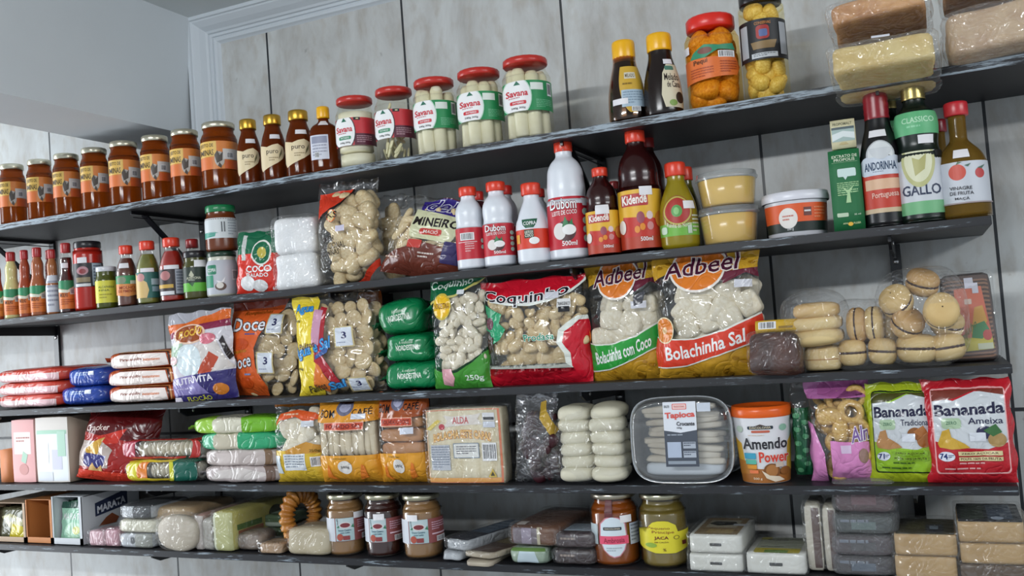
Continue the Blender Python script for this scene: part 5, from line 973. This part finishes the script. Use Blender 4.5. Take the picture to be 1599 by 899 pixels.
# peanut cream cup
X, R, H = plc_round(1144, 1241, 632, 3, .175)
r = thing('peanut_cream_cup', 'tall white and brown paper cup with orange lid', 'cup', (X, -.175, Z4+.0008), (0, 0, azim(X, -.175)))
pr = [(R*.76, 0), (R*.78, .002), (R*.95, H*.88), (R*.95, H*.9)]
lathe('cup_body', pr, ink('d8d8dc', 'plastic'), r, 48)
lathe('lid', [(R*.97, H*.86), (R, H*.88), (R, H*.94), (R*.97, H), (R*.93, H), (R*.91, H*.97), (.001, H*.97)], ink('e2601c', 'plastic'), r, 48, 1, True, False)
decal('label', wrapgrid(pr, H*.01, H*.87, nv=6), [('W', 'dcdce0'), ('P', [(0, 0), (1, 0), (1, .16), (.7, .2), (.3, .22), (0, .3)], 'a8682c'), ('P', [(0, .3), (.12, .3), (.1, .6), (0, .7)], 'd8a83a'), ('P', [(.9, .2), (1, .16), (1, .75), (.92, .6)], 'd8a83a'), ('P', [(0, .12), (.3, .14), (.34, .3), (.1, .34), (0, .36)], 'b87830'), ('Q', .24, .815, .68, .865, .02, '22303c'), ('T', 'DACOLONIA', .28, .825, .64, .858, 'd8c8a8'), ('P', [(.36, .865), (.46, .895), (.56, .865)], '4a3a34'), ('Q', .30, .765, .62, .80, .02, 'c0604a'), ('E', .06, .77, .16, .87, 'b8c8b8'), ('E', .78, .78, .90, .88, '8ab8a0'), ('L', .24, .715, .7, .73, 1, 'c8a888'), ('O', 'Amendo', .14, .52, .90, .68, '26242c', 'f0f0f0', 0, 0, .03), ('O', 'Power', .40, .32, .92, .47, 'd03c2c', 'f0e8e0', 0, 0, .03), ('Q', .14, .37, .34, .46, .01, '3a9ab8'), ('Q', .15, .29, .34, .36, .01, '58b09a'), ('Q', .17, .22, .34, .28, .01, 'd8902c'), ('Q', .2, .15, .36, .20, .01, 'e07848'), ('E', .46, .08, .76, .30, '7a4a1c'), ('E', .5, .10, .72, .28, 'a8703a'), ('P', [(.42, .2), (.5, .08), (.66, .02), (.84, .04), (.74, .1), (.56, .12)], 'e0d0b8'), ('E', .76, .12, .94, .24, '8a5420'), ('Q', .68, .24, .82, .31, .01, 'c8b8a8'), ('T', '500 g', .26, .05, .42, .09, 'e8d8c0')], r, 'paper', amap)
bag('mint_bag', 'narrow clear bag of green printed sweets squeezed beside pink bag', (1238, 1268, 596, 3, .165), .05, FILM, [('R', 0, .05, 1, .74, '1f5a3c')]+[('E', .1+.4*(k % 2), .08+k*.07, .45+.4*(k % 2), .13+k*.07, '5a9a70') for k in range(9)], rz=.6, seed=45, seal=.10)
TWI = mottled('twist', 'c09448', 'd8b46c', 9, .5)
bag('twist_biscuit_bag', 'pink and clear bag of twisted golden biscuits', (1262, 1364, 592, 3, .182), .07, FILM,
    [('R', 0, .82, 1, 1, 'b06aa0'), ('P', [(.2, .86), (.5, .82), (.7, .92), (.9, .84), (1, .9), (1, 1), (.2, 1)], 'a85c94'), ('P', [(0, 0), (.26, 0), (.26, .30), (.1, .58), (0, .6)], 'd88ac0'), ('P', [(.3, .0), (1, 0), (1, .2), (.94, .4), (.36, .42), (.36, .14)], 'd88ac0'), ('O', 'Alm', .70, .40, 1.0, .54, '7a5a98', 'e8e0f0', .03), ('R', .52, .30, .68, .38, 'd8c0dc'), ('E', .78, .2, .92, .34, '9a7a70')],
    fill=[(['ring', 'puff'], .026, .024, (.08, .04, .94, .84), dict(tilt=.6, layers=3, name='twisted_biscuit', cap=70))], fmat=TWI, rz=.05, seed=46, seal=.10)
def banana(c1, c2, num, red):
    return [('W', c1), ('Q', .10, .10, .93, .92, .04, 'e8a8a8' if red else '20301c'), ('Q', .115, .115, .915, .905, .04, c1 if red else '8fb82c'), ('P', [(.115, .42), (.115, .86), (.35, .80), (.6, .88), (.915, .88), (.915, .40), (.7, .34), (.4, .36)], 'c8ccd0'), ('P', [(.115, .80), (.115, .9), (.915, .9), (.915, .84), (.6, .89), (.35, .82)], '7a3a30' if red else '4a4a20'), ('T', 'Bananada', .14, .66, .90, .76, '1c1c3c', .02, 0, .03), ('T', 'Ameixa' if red else 'Tradicional', .5, .58, .88, .64, '2a2c4a'), ('Q', .2, .54, .42, .64, .03, 'a8c0a0'), ('T', 'ZERO', .25, .58, .37, .61, '3a6a50'),
            ('P', [(.14, .40), (.2, .52), (.28, .54), (.3, .46), (.44, .40), (.5, .36), (.3, .34), (.16, .36)], 'c8a038' if red else 'b08050'), ('E', .58, .44, .78, .56, '2a2a4a' if red else '8a5424'), ('E', .70, .36, .90, .50, 'a88a58' if red else '9a602c'), ('P', [(.66, .52), (.8, .58), (.86, .5), (.76, .46)], '3a6a3a' if red else 'a86a34'), ('R', .50, .42, .68, .50, 'd4d8e0'), ('E', .14, .23, .32, .32, 'd8dce8'), ('T', num, .16, .25, .24, .30, '20306a', 0, 0, .03), ('L', .25, .26, .31, .29, 2, '20306a'),
            ('R', .36, .285, .84, .325, 'd8c898' if red else '7fa828'), ('T', 'ZERO AÇÚCAR', .39, .293, .80, .318, '3a2410'), ('R', .36, .235, .84, .272, 'd8c898' if red else '7fa828'), ('T', 'POLPA 100% DA FRUTA', .38, .243, .82, .266, '3a2410'), ('L', .36, .19, .84, .22, 1, 'd8a0a0' if red else '3a5a18'), ('L', .2, .14, .86, .17, 1, 'd8a0a0' if red else '3a5a18')]
bag('banana_sweet_bag', 'lime green bag of banana sweets', (1352, 1464, 598, 3, .190), .035, ink('a8b828', 'film'), banana('a8b828', '', '71', False), rz=.02, seed=47, seal=.05, e=5, waist=.01, group='banana sweet bags', ry=1, crinkle=.0015)
bag('banana_sweet_bag', 'red bag of banana sweets, rightmost on its shelf', (1443, 1584, 592, 3, .196), .045, ink('b8202c', 'film'), banana('b8202c', '', '74', True), rz=.02, seed=48, seal=.05, e=5, waist=.02, group='banana sweet bags', crinkle=.0015)
# ================================================================== lowest shelf
Z5 = ZS[4]
def display(label, px, d, outer, inner, sachet, side=None, front=None):
    xl, xr, yt, s, yf = px
    X, w, h = plc_flat(xl, xr, yt, s, yf, 0)
    r = thing('display_carton', label, 'carton', (X, -yf+d/2, Z5+.0006), (0, 0, 0), 'open display cartons on the lowest shelf')
    t = .0012; om, im = ink(outer, 'card'), ink(inner, 'card')
    for nm_, c in (('side_panel', (-w/2, -d/2, 0, -w/2+t, d/2, h)), ('side_panel', (w/2-t, -d/2, 0, w/2, d/2, h)), ('top_panel', (-w/2, -d/2+.006, h-t, w/2, d/2, h)), ('back_panel', (-w/2, d/2-t, 0, w/2, d/2, h)), ('bottom_panel', (-w/2, -d/2, 0, w/2, d/2, t)), ('front_lip', (-w/2, -d/2, 0, w/2, -d/2+t, h*.14)), ('front_edge', (w/2-.008, -d/2, 0, w/2, -d/2+t, h)), ('front_edge', (-w/2, -d/2, 0, -w/2+.004, -d/2+t, h))):
        boxmesh(nm_, *c, im if nm_ in ('back_panel', 'bottom_panel') else om, r)
    if side:
        g = [[Vector((w/2, -d/2+d*i, h*j)) for j in range(2)] for i in range(2)]
        decal('side_print', g, side, r, 'card')
    if sachet:
        for k in range(5):
            F, B = baggrid(w*.86, h*.84, .008, k+3, 6, 8, .001, .08)
            o = gridmesh('sachet', F, B, ink(sachet[0], 'film'), r); o.location = (0, -d/2+.014+k*.014, h*.02); o.rotation_euler = (radians(-6), 0, 0)
            if k == 0:
                dd = decal('sachet_print', F, sachet[1], r, 'film'); dd.location = o.location; dd.rotation_euler = o.rotation_euler
    return r
display('brown display carton of yellow sachets at the left photo edge', (-18, 40, 786, 4, .205), .14, 'b49a80', '8a6a4c', ('5a5a44', [('P', [(.1, .7), (.4, .8), (.9, .6), (.8, .4), (.5, .3)], 'b8b48a'), ('P', [(.4, .1), (.9, .1), (.9, .4), (.5, .5)], 'c8b83a'), ('T', 'MARATA', .2, .55, .8, .68, 'e8e8e8')]))
display('half empty orange edged display carton between two others', (40, 82, 781, 4, .205), .14, 'c07a40', '5a3018', None)
display('white display carton with dark blue lettering on its side', (81, 128, 776, 4, .208), .15, 'c8ccd0', 'a8a8a0', ('8ac8a8', [('W', 'a0d0b4'), ('R', 0, .84, 1, 1, '1f4a3c'), ('T', 'MARATA', .1, .56, .9, .72, 'f0f4f0'), ('E', .2, .1, .9, .5, 'b8dcc0'), ('E', .5, .2, .8, .4, 'd8d890')]),
        side=[('P', [(.22, .52), (.78, .62), (.78, .90), (.72, .94), (.22, .80)], '26304c'), ('T', 'MARATA', .26, .58, .74, .72, 'd8dce4', .10, 0, .04), ('P', [(.26, .30), (.4, .46), (.5, .52), (.62, .40), (.56, .30)], '8a4a2c'), ('P', [(.6, .2), (.8, .44), (.9, .5), (.9, .2)], '3a4a3c')])
PKM = ink('c8a0a8', 'film')
bag5 = 'small wrapped packs left of the braided ring'
block('soap_pack', 'small pink wrapped pack, left one beside the lettered carton', (138, 163, 829, 4, .210), .05, PKM, e=9, group=bag5, kind='film', wrap=WRAP)
block('soap_pack', 'small pink wrapped pack, right one beside the silver packs', (163, 185, 827, 4, .210), .05, ink('b88a94', 'film'), e=9, group=bag5, wrap=WRAP)
GRW = ink('a8acb0', 'film'); TAN = mottled('tan_block', 'a88c68', 'bca480', 20, .5, .3, 60)
a1, _, hA = block('tofu_pack', 'small grey wrapped pack, bottom of the three stacked', (185, 238, 834, 4, .212), .10, GRW, e=9, group=bag5, wrap=WRAP, front=[('W', 'a4a8ae'), ('R', .5, 0, 1, 1, '8a8c84'), ('E', .36, .3, .5, .8, '404448')])
a2, _, hB = block('tofu_pack', 'cream wrapped pack, middle of the three stacked', (182, 248, 812, 4, .210), .10, ink('c8c4b0', 'film'), e=7, group=bag5, wrap=WRAP, zb=Z5+hA+.001, amp=.002)
block('tofu_pack', 'grey and black wrapped pack, top of the three stacked', (186, 235, 791, 4, .208), .11, GRW, e=8, group=bag5, wrap=WRAP, zb=Z5+hA+hB+.002, front=[('W', 'a8acb0'), ('R', .44, 0, 1, 1, '3a3c40')], top=[('W', '4a4c50')])
block('candy_block', 'tan wrapped block standing behind the round clear pack', (236, 300, 792, 4, .190), .13, TAN, e=9, wrap=WRAP, group=bag5)
r, w_, h_ = block('candy_round', 'round clear pack of pale sweets bulging over the shelf edge', (240, 300, 806, 4, .232), .035, mottled('pale_sweet', 'b0a494', 'c4baa8', 12, .5), e=2.6, wrap=WRAP, group=bag5, amp=.002)
block('candy_slab', 'narrow pinkish white slab standing upright', (302, 315, 805, 4, .212), .16, mottled('pinkslab', 'a88478', 'b89488', 12, .5), e=12, group=bag5, front=[('W', 'c8beb8')], wrap=WRAP)
block('candy_slab', 'narrow grey white slab standing upright beside the yellow one', (315, 331, 810, 4, .212), .16, ink('b0aca4', 'film'), e=12, group=bag5, wrap=WRAP)
block('candy_slab', 'yellow box standing upright with dark round window on its side', (331, 362, 800, 4, .214), .17, ink('b4ac5c', 'card'), e=14, cat='box', group=bag5, wrap=WRAP, front=[('W', 'b0b078'), ('R', 0, 0, .2, 1, 'c8ccb0')],
      side=[('R', .08, .50, .5, .64, '4a6a2c'), ('R', .1, .36, .52, .48, '9a5030'), ('R', .08, .24, .3, .32, '4a5a2c'), ('E', .62, .48, .86, .86, '2a2a14')])
block('candy_block', 'crumpled clear pack of brown sweets lying low by yellow box', (366, 404, 833, 4, .205), .06, mottled('brown_sweet', '5a4a40', '94877a', 30, .4), e=4, wrap=WRAP, group=bag5, amp=.003)
block('candy_block', 'small light brown wrapped block in front of green packs', (404, 439, 849, 4, .215), .05, ink('a88a6c', 'film'), e=8, group=bag5, wrap=WRAP)
for k, (a, b, yt, yc) in enumerate([(385, 440, 824, .13), (390, 446, 806, .12)]):
    block('tape_box', 'flat dark green pack lying at the back, %s' % ['lower', 'upper'][k], (a, b, yt, 4, yc), .08, ink('4a5a44', 'film'), e=12, group=bag5, zb=Z5+.002+k*.024, h=.022, front=[('R', 0, 0, 1, .4, '8a9488')], top=[('R', .2, .2, .8, .7, '7a8a78')])
# braided ring
def braid():
    P = at(468, 812, -.17); r = thing('braided_ring_bread', 'golden braided ring bread standing upright, black tie at top', 'bread', (P.x, -.165, Z5+.060), (0, 0, 1.40))
    m = mottled('braid', '9a5c1c', 'c88a3c', 20, .35); v, f = [], []; n, k_ = 96, 8; R0 = .034
    for i in range(n):
        a = 2*pi*i/n; tw = 1+.2*sin(a*22)
        for j in range(k_):
            b = 2*pi*j/k_+a*3; rr_ = R0+.013*tw*cos(b)
            v.append((rr_*cos(a), .013*tw*sin(b), rr_*sin(a)*1.15)); f.append((i*k_+j, ((i+1) % n)*k_+j, ((i+1) % n)*k_+(j+1) % k_, i*k_+(j+1) % k_))
    mesh('braid', v, f, m, r)
    o, *_ = soft('tie', .02, .02, .008, ink('1c1414', 'paper'), r, 3, 5); o.location = (0, 0, R0*1.15+.008)
braid()
block('cheese_block', 'cream wrapped block in front of the braided ring', (446, 512, 826, 4, .218), .07, mottled('cheese', 'a89a7c', 'b8ac90', 12, .5), e=6, wrap=WRAP, amp=.002)
# three jars
SP = [ink('8f6a44', 'cloudy'), ink('3a1c18', 'cloudy'), ink('8f6a44', 'cloudy')]
def jl(): return [('W', '8a4a4a'), ('R', 0, -.01, .16, 1.01, 'c8ccd4'), ('R', .18, .02, .62, 1.01, 'a8c0c4'), ('P', [(.2, .98), (.24, .98), (.24, .5), (.6, .5), (.6, .98)], 'b8c8cc'), ('E', .26, .56, .54, .82, 'e0d0d0'), ('E', .28, .59, .52, .79, '7a3038'), ('P', [(.2, .6), (.26, .7), (.26, .58)], '3a7a5a'), ('P', [(.54, .6), (.6, .74), (.62, .56)], '3a7a5a'), ('T', 'Doce Caseiro', .24, .44, .54, .52, '3a5a70'), ('T', 'com Leite', .28, .34, .5, .41, '3a5a70'), ('E', .2, .04, .34, .34, 'a85040'), ('R', .34, .06, .5, .24, '8a3a3c'), ('L', .7, .5, .98, .86, 4, 'c8a0b0'), ('R', .7, .34, .98, .4, 'd8b8c4'), ('B', .8, .04, .98, .26)]
for i, (a, b, q, st) in enumerate([(509, 572, 'light brown, leftmost', (.62, .88)), (569, 630, 'very dark, middle', (.30, .58)), (627, 693, 'light brown, rightmost', (.14, .38))]):
    vessel('dulce_jar', 'large jar of milk caramel with silver lid, %s' % q, (a, b, 768+i*.3, 4, .178), 'jar', GLASS, SP[i], .90, ink('c0bca4', 'metal'), .90, (.91, 1), [(.24, .62, jl()), sticker(st[0], .60, st[1], .70)], 'silver lidded caramel jars on the lowest shelf', turn=[8, -8, 0][i])
# wrapped slabs
SIL = ink('a4a8ac', 'film'); SLB = mottled('fudge', '4a2c1c', '6a4630', 16, .45)
s1, _, hh1 = block('fudge_slab', 'silver wrapped slab, bottom of the pair near caramel jars', (686, 722, 862, 4, .218), .16, SIL, e=6, kind='film', group='wrapped sweet slabs', amp=.004, fr=140)
block('fudge_slab', 'silver wrapped slab with dark printed top, upper of the pair', (694, 728, 843, 4, .214), .17, SIL, e=9, amp=.002, wrap=WRAP, group='wrapped sweet slabs', zb=Z5+hh1+.001, top=[('W', '22242e'), ('R', .1, .34, .9, .96, '4a5a6c'), ('L', .2, .5, .8, .8, 3, '7a8a9a'), ('R', .5, .84, .9, .9, '98a4b0')], rz=-.3)
s1, _, hh1 = block('fudge_slab', 'brown slab, crumpled silver end, hanging over the edge', (722, 768, 884, 4, .232), .15, mottled('slabw', 'a09484', 'b8ae9c', 30, .4), e=6, group='wrapped sweet slabs', zb=Z5-.004, amp=.002)
block('fudge_slab', 'brown slab with olive label, lying on the overhanging one', (720, 768, 862, 4, .222), .16, ink('a89c88', 'film'), e=7, group='wrapped sweet slabs', zb=Z5+hh1-.002, top=[('W', '4a3220'), ('R', .1, .4, .9, .95, '6a5a2c')], rz=-.28, wrap=WRAP)
s1, _, hh1 = block('fudge_loaf', 'green and white wrapped pack beneath the big brown slab', (795, 853, 856, 4, .218), .12, ink('94a494', 'film'), e=6, front=[('P', [(.2, .1), (.8, .1), (.7, .8), (.3, .8)], 'b8c8d0'), ('R', 0, .8, 1, 1, '5a7a3c')], group='wrapped sweet slabs', amp=.004, fr=140)
block('fudge_loaf', 'big brown fudge slab with grey label on its front', (792, 868, 822, 4, .214), .16, SLB, e=8, front=[('R', .1, .1, .62, .9, '6a6068'), ('R', .3, .15, .5, .9, '8a8090'), ('R', .62, .1, .68, .95, 'b0a890')], top=[('R', .1, .05, .3, .2, 'b8b0a8')], zb=Z5+hh1+.001, group='wrapped sweet slabs', wrap=WRAP, rz=-.08)
for k in range(2):
    block('sweet_tray', 'dark clear lidded sweet tray, %s of two' % ['lower', 'upper'][k], (862, 928, [868, 843][k], 4, .212), .075, ink(['2a1a1c', '3a2c30'][k], 'plastic'), e=6, group='dark sweet trays', zb=Z5+k*.026, h=.024, wrap=WRAP, top=[('R', .2, .2, .85, .9, 'a8b8c4'), ('L', .26, .3, .8, .8, 4, '70808c')] if k else [], front=[('L', .2, .4, .8, .7, 1, '8a7c74')])
r = vessel('ambrosia_jar', 'jar of amber dessert with white label and pink band', (921, 1000, 765, 4, .172), 'jar', GLASS, ink('8a4412', 'cloudy'), .9, ink('b8b0a0', 'metal'), .90, (.915, 1),
    [(.12, .68, [('R', .02, .32, .14, .82, 'b8c4c8'), ('R', .78, .30, 1, .82, 'b0b8c8'), ('L', .80, .34, .96, .78, 5, '707888'), ('P', [(.2, .36), (.18, .5), (.2, .84), (.30, .98), (.44, 1.04), (.58, .98), (.70, .84), (.72, .5), (.70, .34), (.66, .18), (.56, .04), (.44, .0), (.34, .06), (.24, .2)], 'c8808c'), ('P', [(.22, .36), (.2, .5), (.22, .83), (.32, .96), (.44, 1.01), (.57, .96), (.68, .83), (.70, .5), (.68, .34), (.64, .19), (.55, .06), (.44, .03), (.35, .08), (.26, .2)], 'd0dce4'), ('Q', .26, .68, .62, .76, .02, '26303c'), ('T', 'DACOLONIA', .29, .70, .59, .74, 'd8d0b8'), ('R', .18, .34, .74, .54, 'dc5070'), ('T', 'Ambrosia', .26, .37, .66, .49, '8a1c34', .01), ('L', .3, .14, .6, .26, 2, 'a8b4bc')]),
     (.66, .99, [('R', .30, 0, .46, 1.02, '5a1c20')], 'paper', 'seal_strip'), sticker(.60, .60, .82, .70)])
vessel('jackfruit_jar', 'jar of greenish brown fruit with bright yellow label', (997, 1075, 766, 4, .172), 'jar', GLASS, mottled('jaca', '6a5a24', '84703a', 14, .3), .9, ink('b8b49c', 'metal'), .90, (.915, 1),
    [(.18, .64, [('P', [(0, .24), (.3, .06), (.7, .04), (1, .2), (1, .68), (.78, .66), (.74, .86), (.6, .98), (.44, 1.02), (.28, .96), (.18, .82), (.14, .66), (0, .72)], 'd8cc30'), ('T', 'Pequeno', .18, .74, .62, .84, '8a5a18', -.02), ('T', 'Principe', .26, .62, .70, .72, '8a4a18', -.02), ('T', 'JACA', .30, .44, .58, .55, '6a2410', 0, 0, .03), ('T', 'EM CALDA', .30, .36, .58, .40, '6a4a18'), ('E', .68, .44, .80, .56, '8a7a20'), ('E', .70, .46, .78, .54, 'd8cc30'), ('E', .12, .22, .34, .36, '8aa83c'), ('R', .84, .26, .92, .38, '6a2418'), ('T', '%', .46, .12, .52, .2, '6a4a18')])])
def whitebox(label, px, d, zb, lbl, h=None, rz=0):
    return block('sweet_box', label, px, d, mottled('whitebox', 'c8c8c0', 'd2d2cc', 14, .4), e=24, n=8, cat='box', wrap=WRAP, zb=zb, top=lbl, h=h, group='white wrapped boxes', rz=rz, front=[('Q', .4, .4, .62, .56, .02, '3a3c3c')])
a1, _, hA = whitebox('white wrapped box, lower of the pair beside the yellow labelled jar', (1076, 1160, 866, 4, .214), .12, Z5, ())
whitebox('white wrapped box with brown pictured top, upper of the pair', (1076, 1158, 836, 4, .212), .12, Z5+hA+.001, [('R', .08, .04, .92, .96, '8a7450'), ('R', .2, .4, .8, .8, 'a8a088'), ('P', [(.2, .6), (.4, .5), (.6, .66), (.8, .56), (.7, .72), (.3, .74)], '2c2c24'), ('R', .3, .1, .8, .3, 'a89060'), ('R', .7, .5, .98, .6, 'b8bcc0')])
whitebox('single white wrapped box with yellow and green pictured top', (1165, 1258, 865, 4, .214), .10, Z5, [('R', .12, .04, .9, .96, 'a4a894'), ('R', .12, .04, .9, .3, 'b8a830'), ('R', .3, .04, .7, .2, '6a8a3c'), ('R', .12, .8, .3, .96, 'a8a040'), ('L', .25, .72, .85, .85, 2, '4a4a40'), ('L', .2, .34, .85, .38, 1, '3a3024')])
for k, (a, b) in enumerate([(1258, 1284), (1286, 1308)]):
    block('roulade_pack', 'tall pale wrapped slab with brown side, %s of two' % ['left', 'right'][k], (a, b, 786+k*4, 4, .200), .07, ink('b4ae9e', 'film'), e=8, front=[('W', 'b8b2a4'), ('R', .45, .04, .9, .96, '5a4844')], group='tall wrapped slabs', wrap=WRAP)
zz = Z5
for k, (c, q, h, yt) in enumerate([('2a1c22', 'bottom', .026, 880), ('3a242a', 'second from bottom', .028, 855), ('24302c', 'second from top', .026, 828), ('4a1c22', 'top, wine red with printed face', .044, 785)]):
    block('dark_sweet_pack', 'dark clear wrapped pack of sweets, %s of its stack' % q, (1302, 1398, yt, 4, .210-.006*(k == 3)), .10, ink(c, 'film'), e=7, wrap=clear('darkwrap', (.75, .76, .8), .035, .3, .10, 50, 1.0, .10, 1.5), zb=zz, h=h, group='stack of dark sweet packs', front=[('R', .3, .3, .7, .7, ['4a5a6a', '2a2428', '5a7068', '6a3038'][k]), ('L', .1, .5, .9, .8, 1, '6a7480')], seed=k+90, amp=.0015)
    zz += h+.001
TANB = mottled('kraft', 'a8895c', 'b4966a', 20, .55, .3, 50)
def kraft(label, px, zb, top, h, d=.10, c=None): return block('sweet_box', label, px, d, c or TANB, e=26, n=8, cat='box', zb=zb, h=h, top=top, group='tan boxes at the right end', wrap=WRAP)
kraft('tan box, lower of the left pair', (1398, 1496, 880, 4, .212), Z5, (), .030)
kraft('tan box with dark printed lid, upper of the left pair', (1397, 1496, 853, 4, .211), Z5+.031, [('R', .02, .02, .98, .98, '4a4428'), ('R', .2, .3, .5, .8, '5a5630'), ('R', .52, .1, .8, .6, '3a3c40'), ('Q', .58, .3, .72, .5, .02, '8a98a4')], .028)
kraft('dark box at the bottom of the right stack', (1500, 1606, 884, 4, .212), Z5, (), .022, c=ink('5a4a3c', 'film'))
kraft('tan box, middle of the right stack', (1500, 1606, 862, 4, .212), Z5+.023, (), .026)
kraft('tan box with black framed window lid, top of the right stack', (1497, 1602, 836, 4, .211), Z5+.050, [('R', -.02, -.02, 1.02, 1.02, '16181c'), ('R', .06, .12, .42, .94, '3a4436'), ('R', .48, .14, .86, .90, '4a5666'), ('E', .52, .1, .72, .26, 'a8b4c4')], .027, .12)
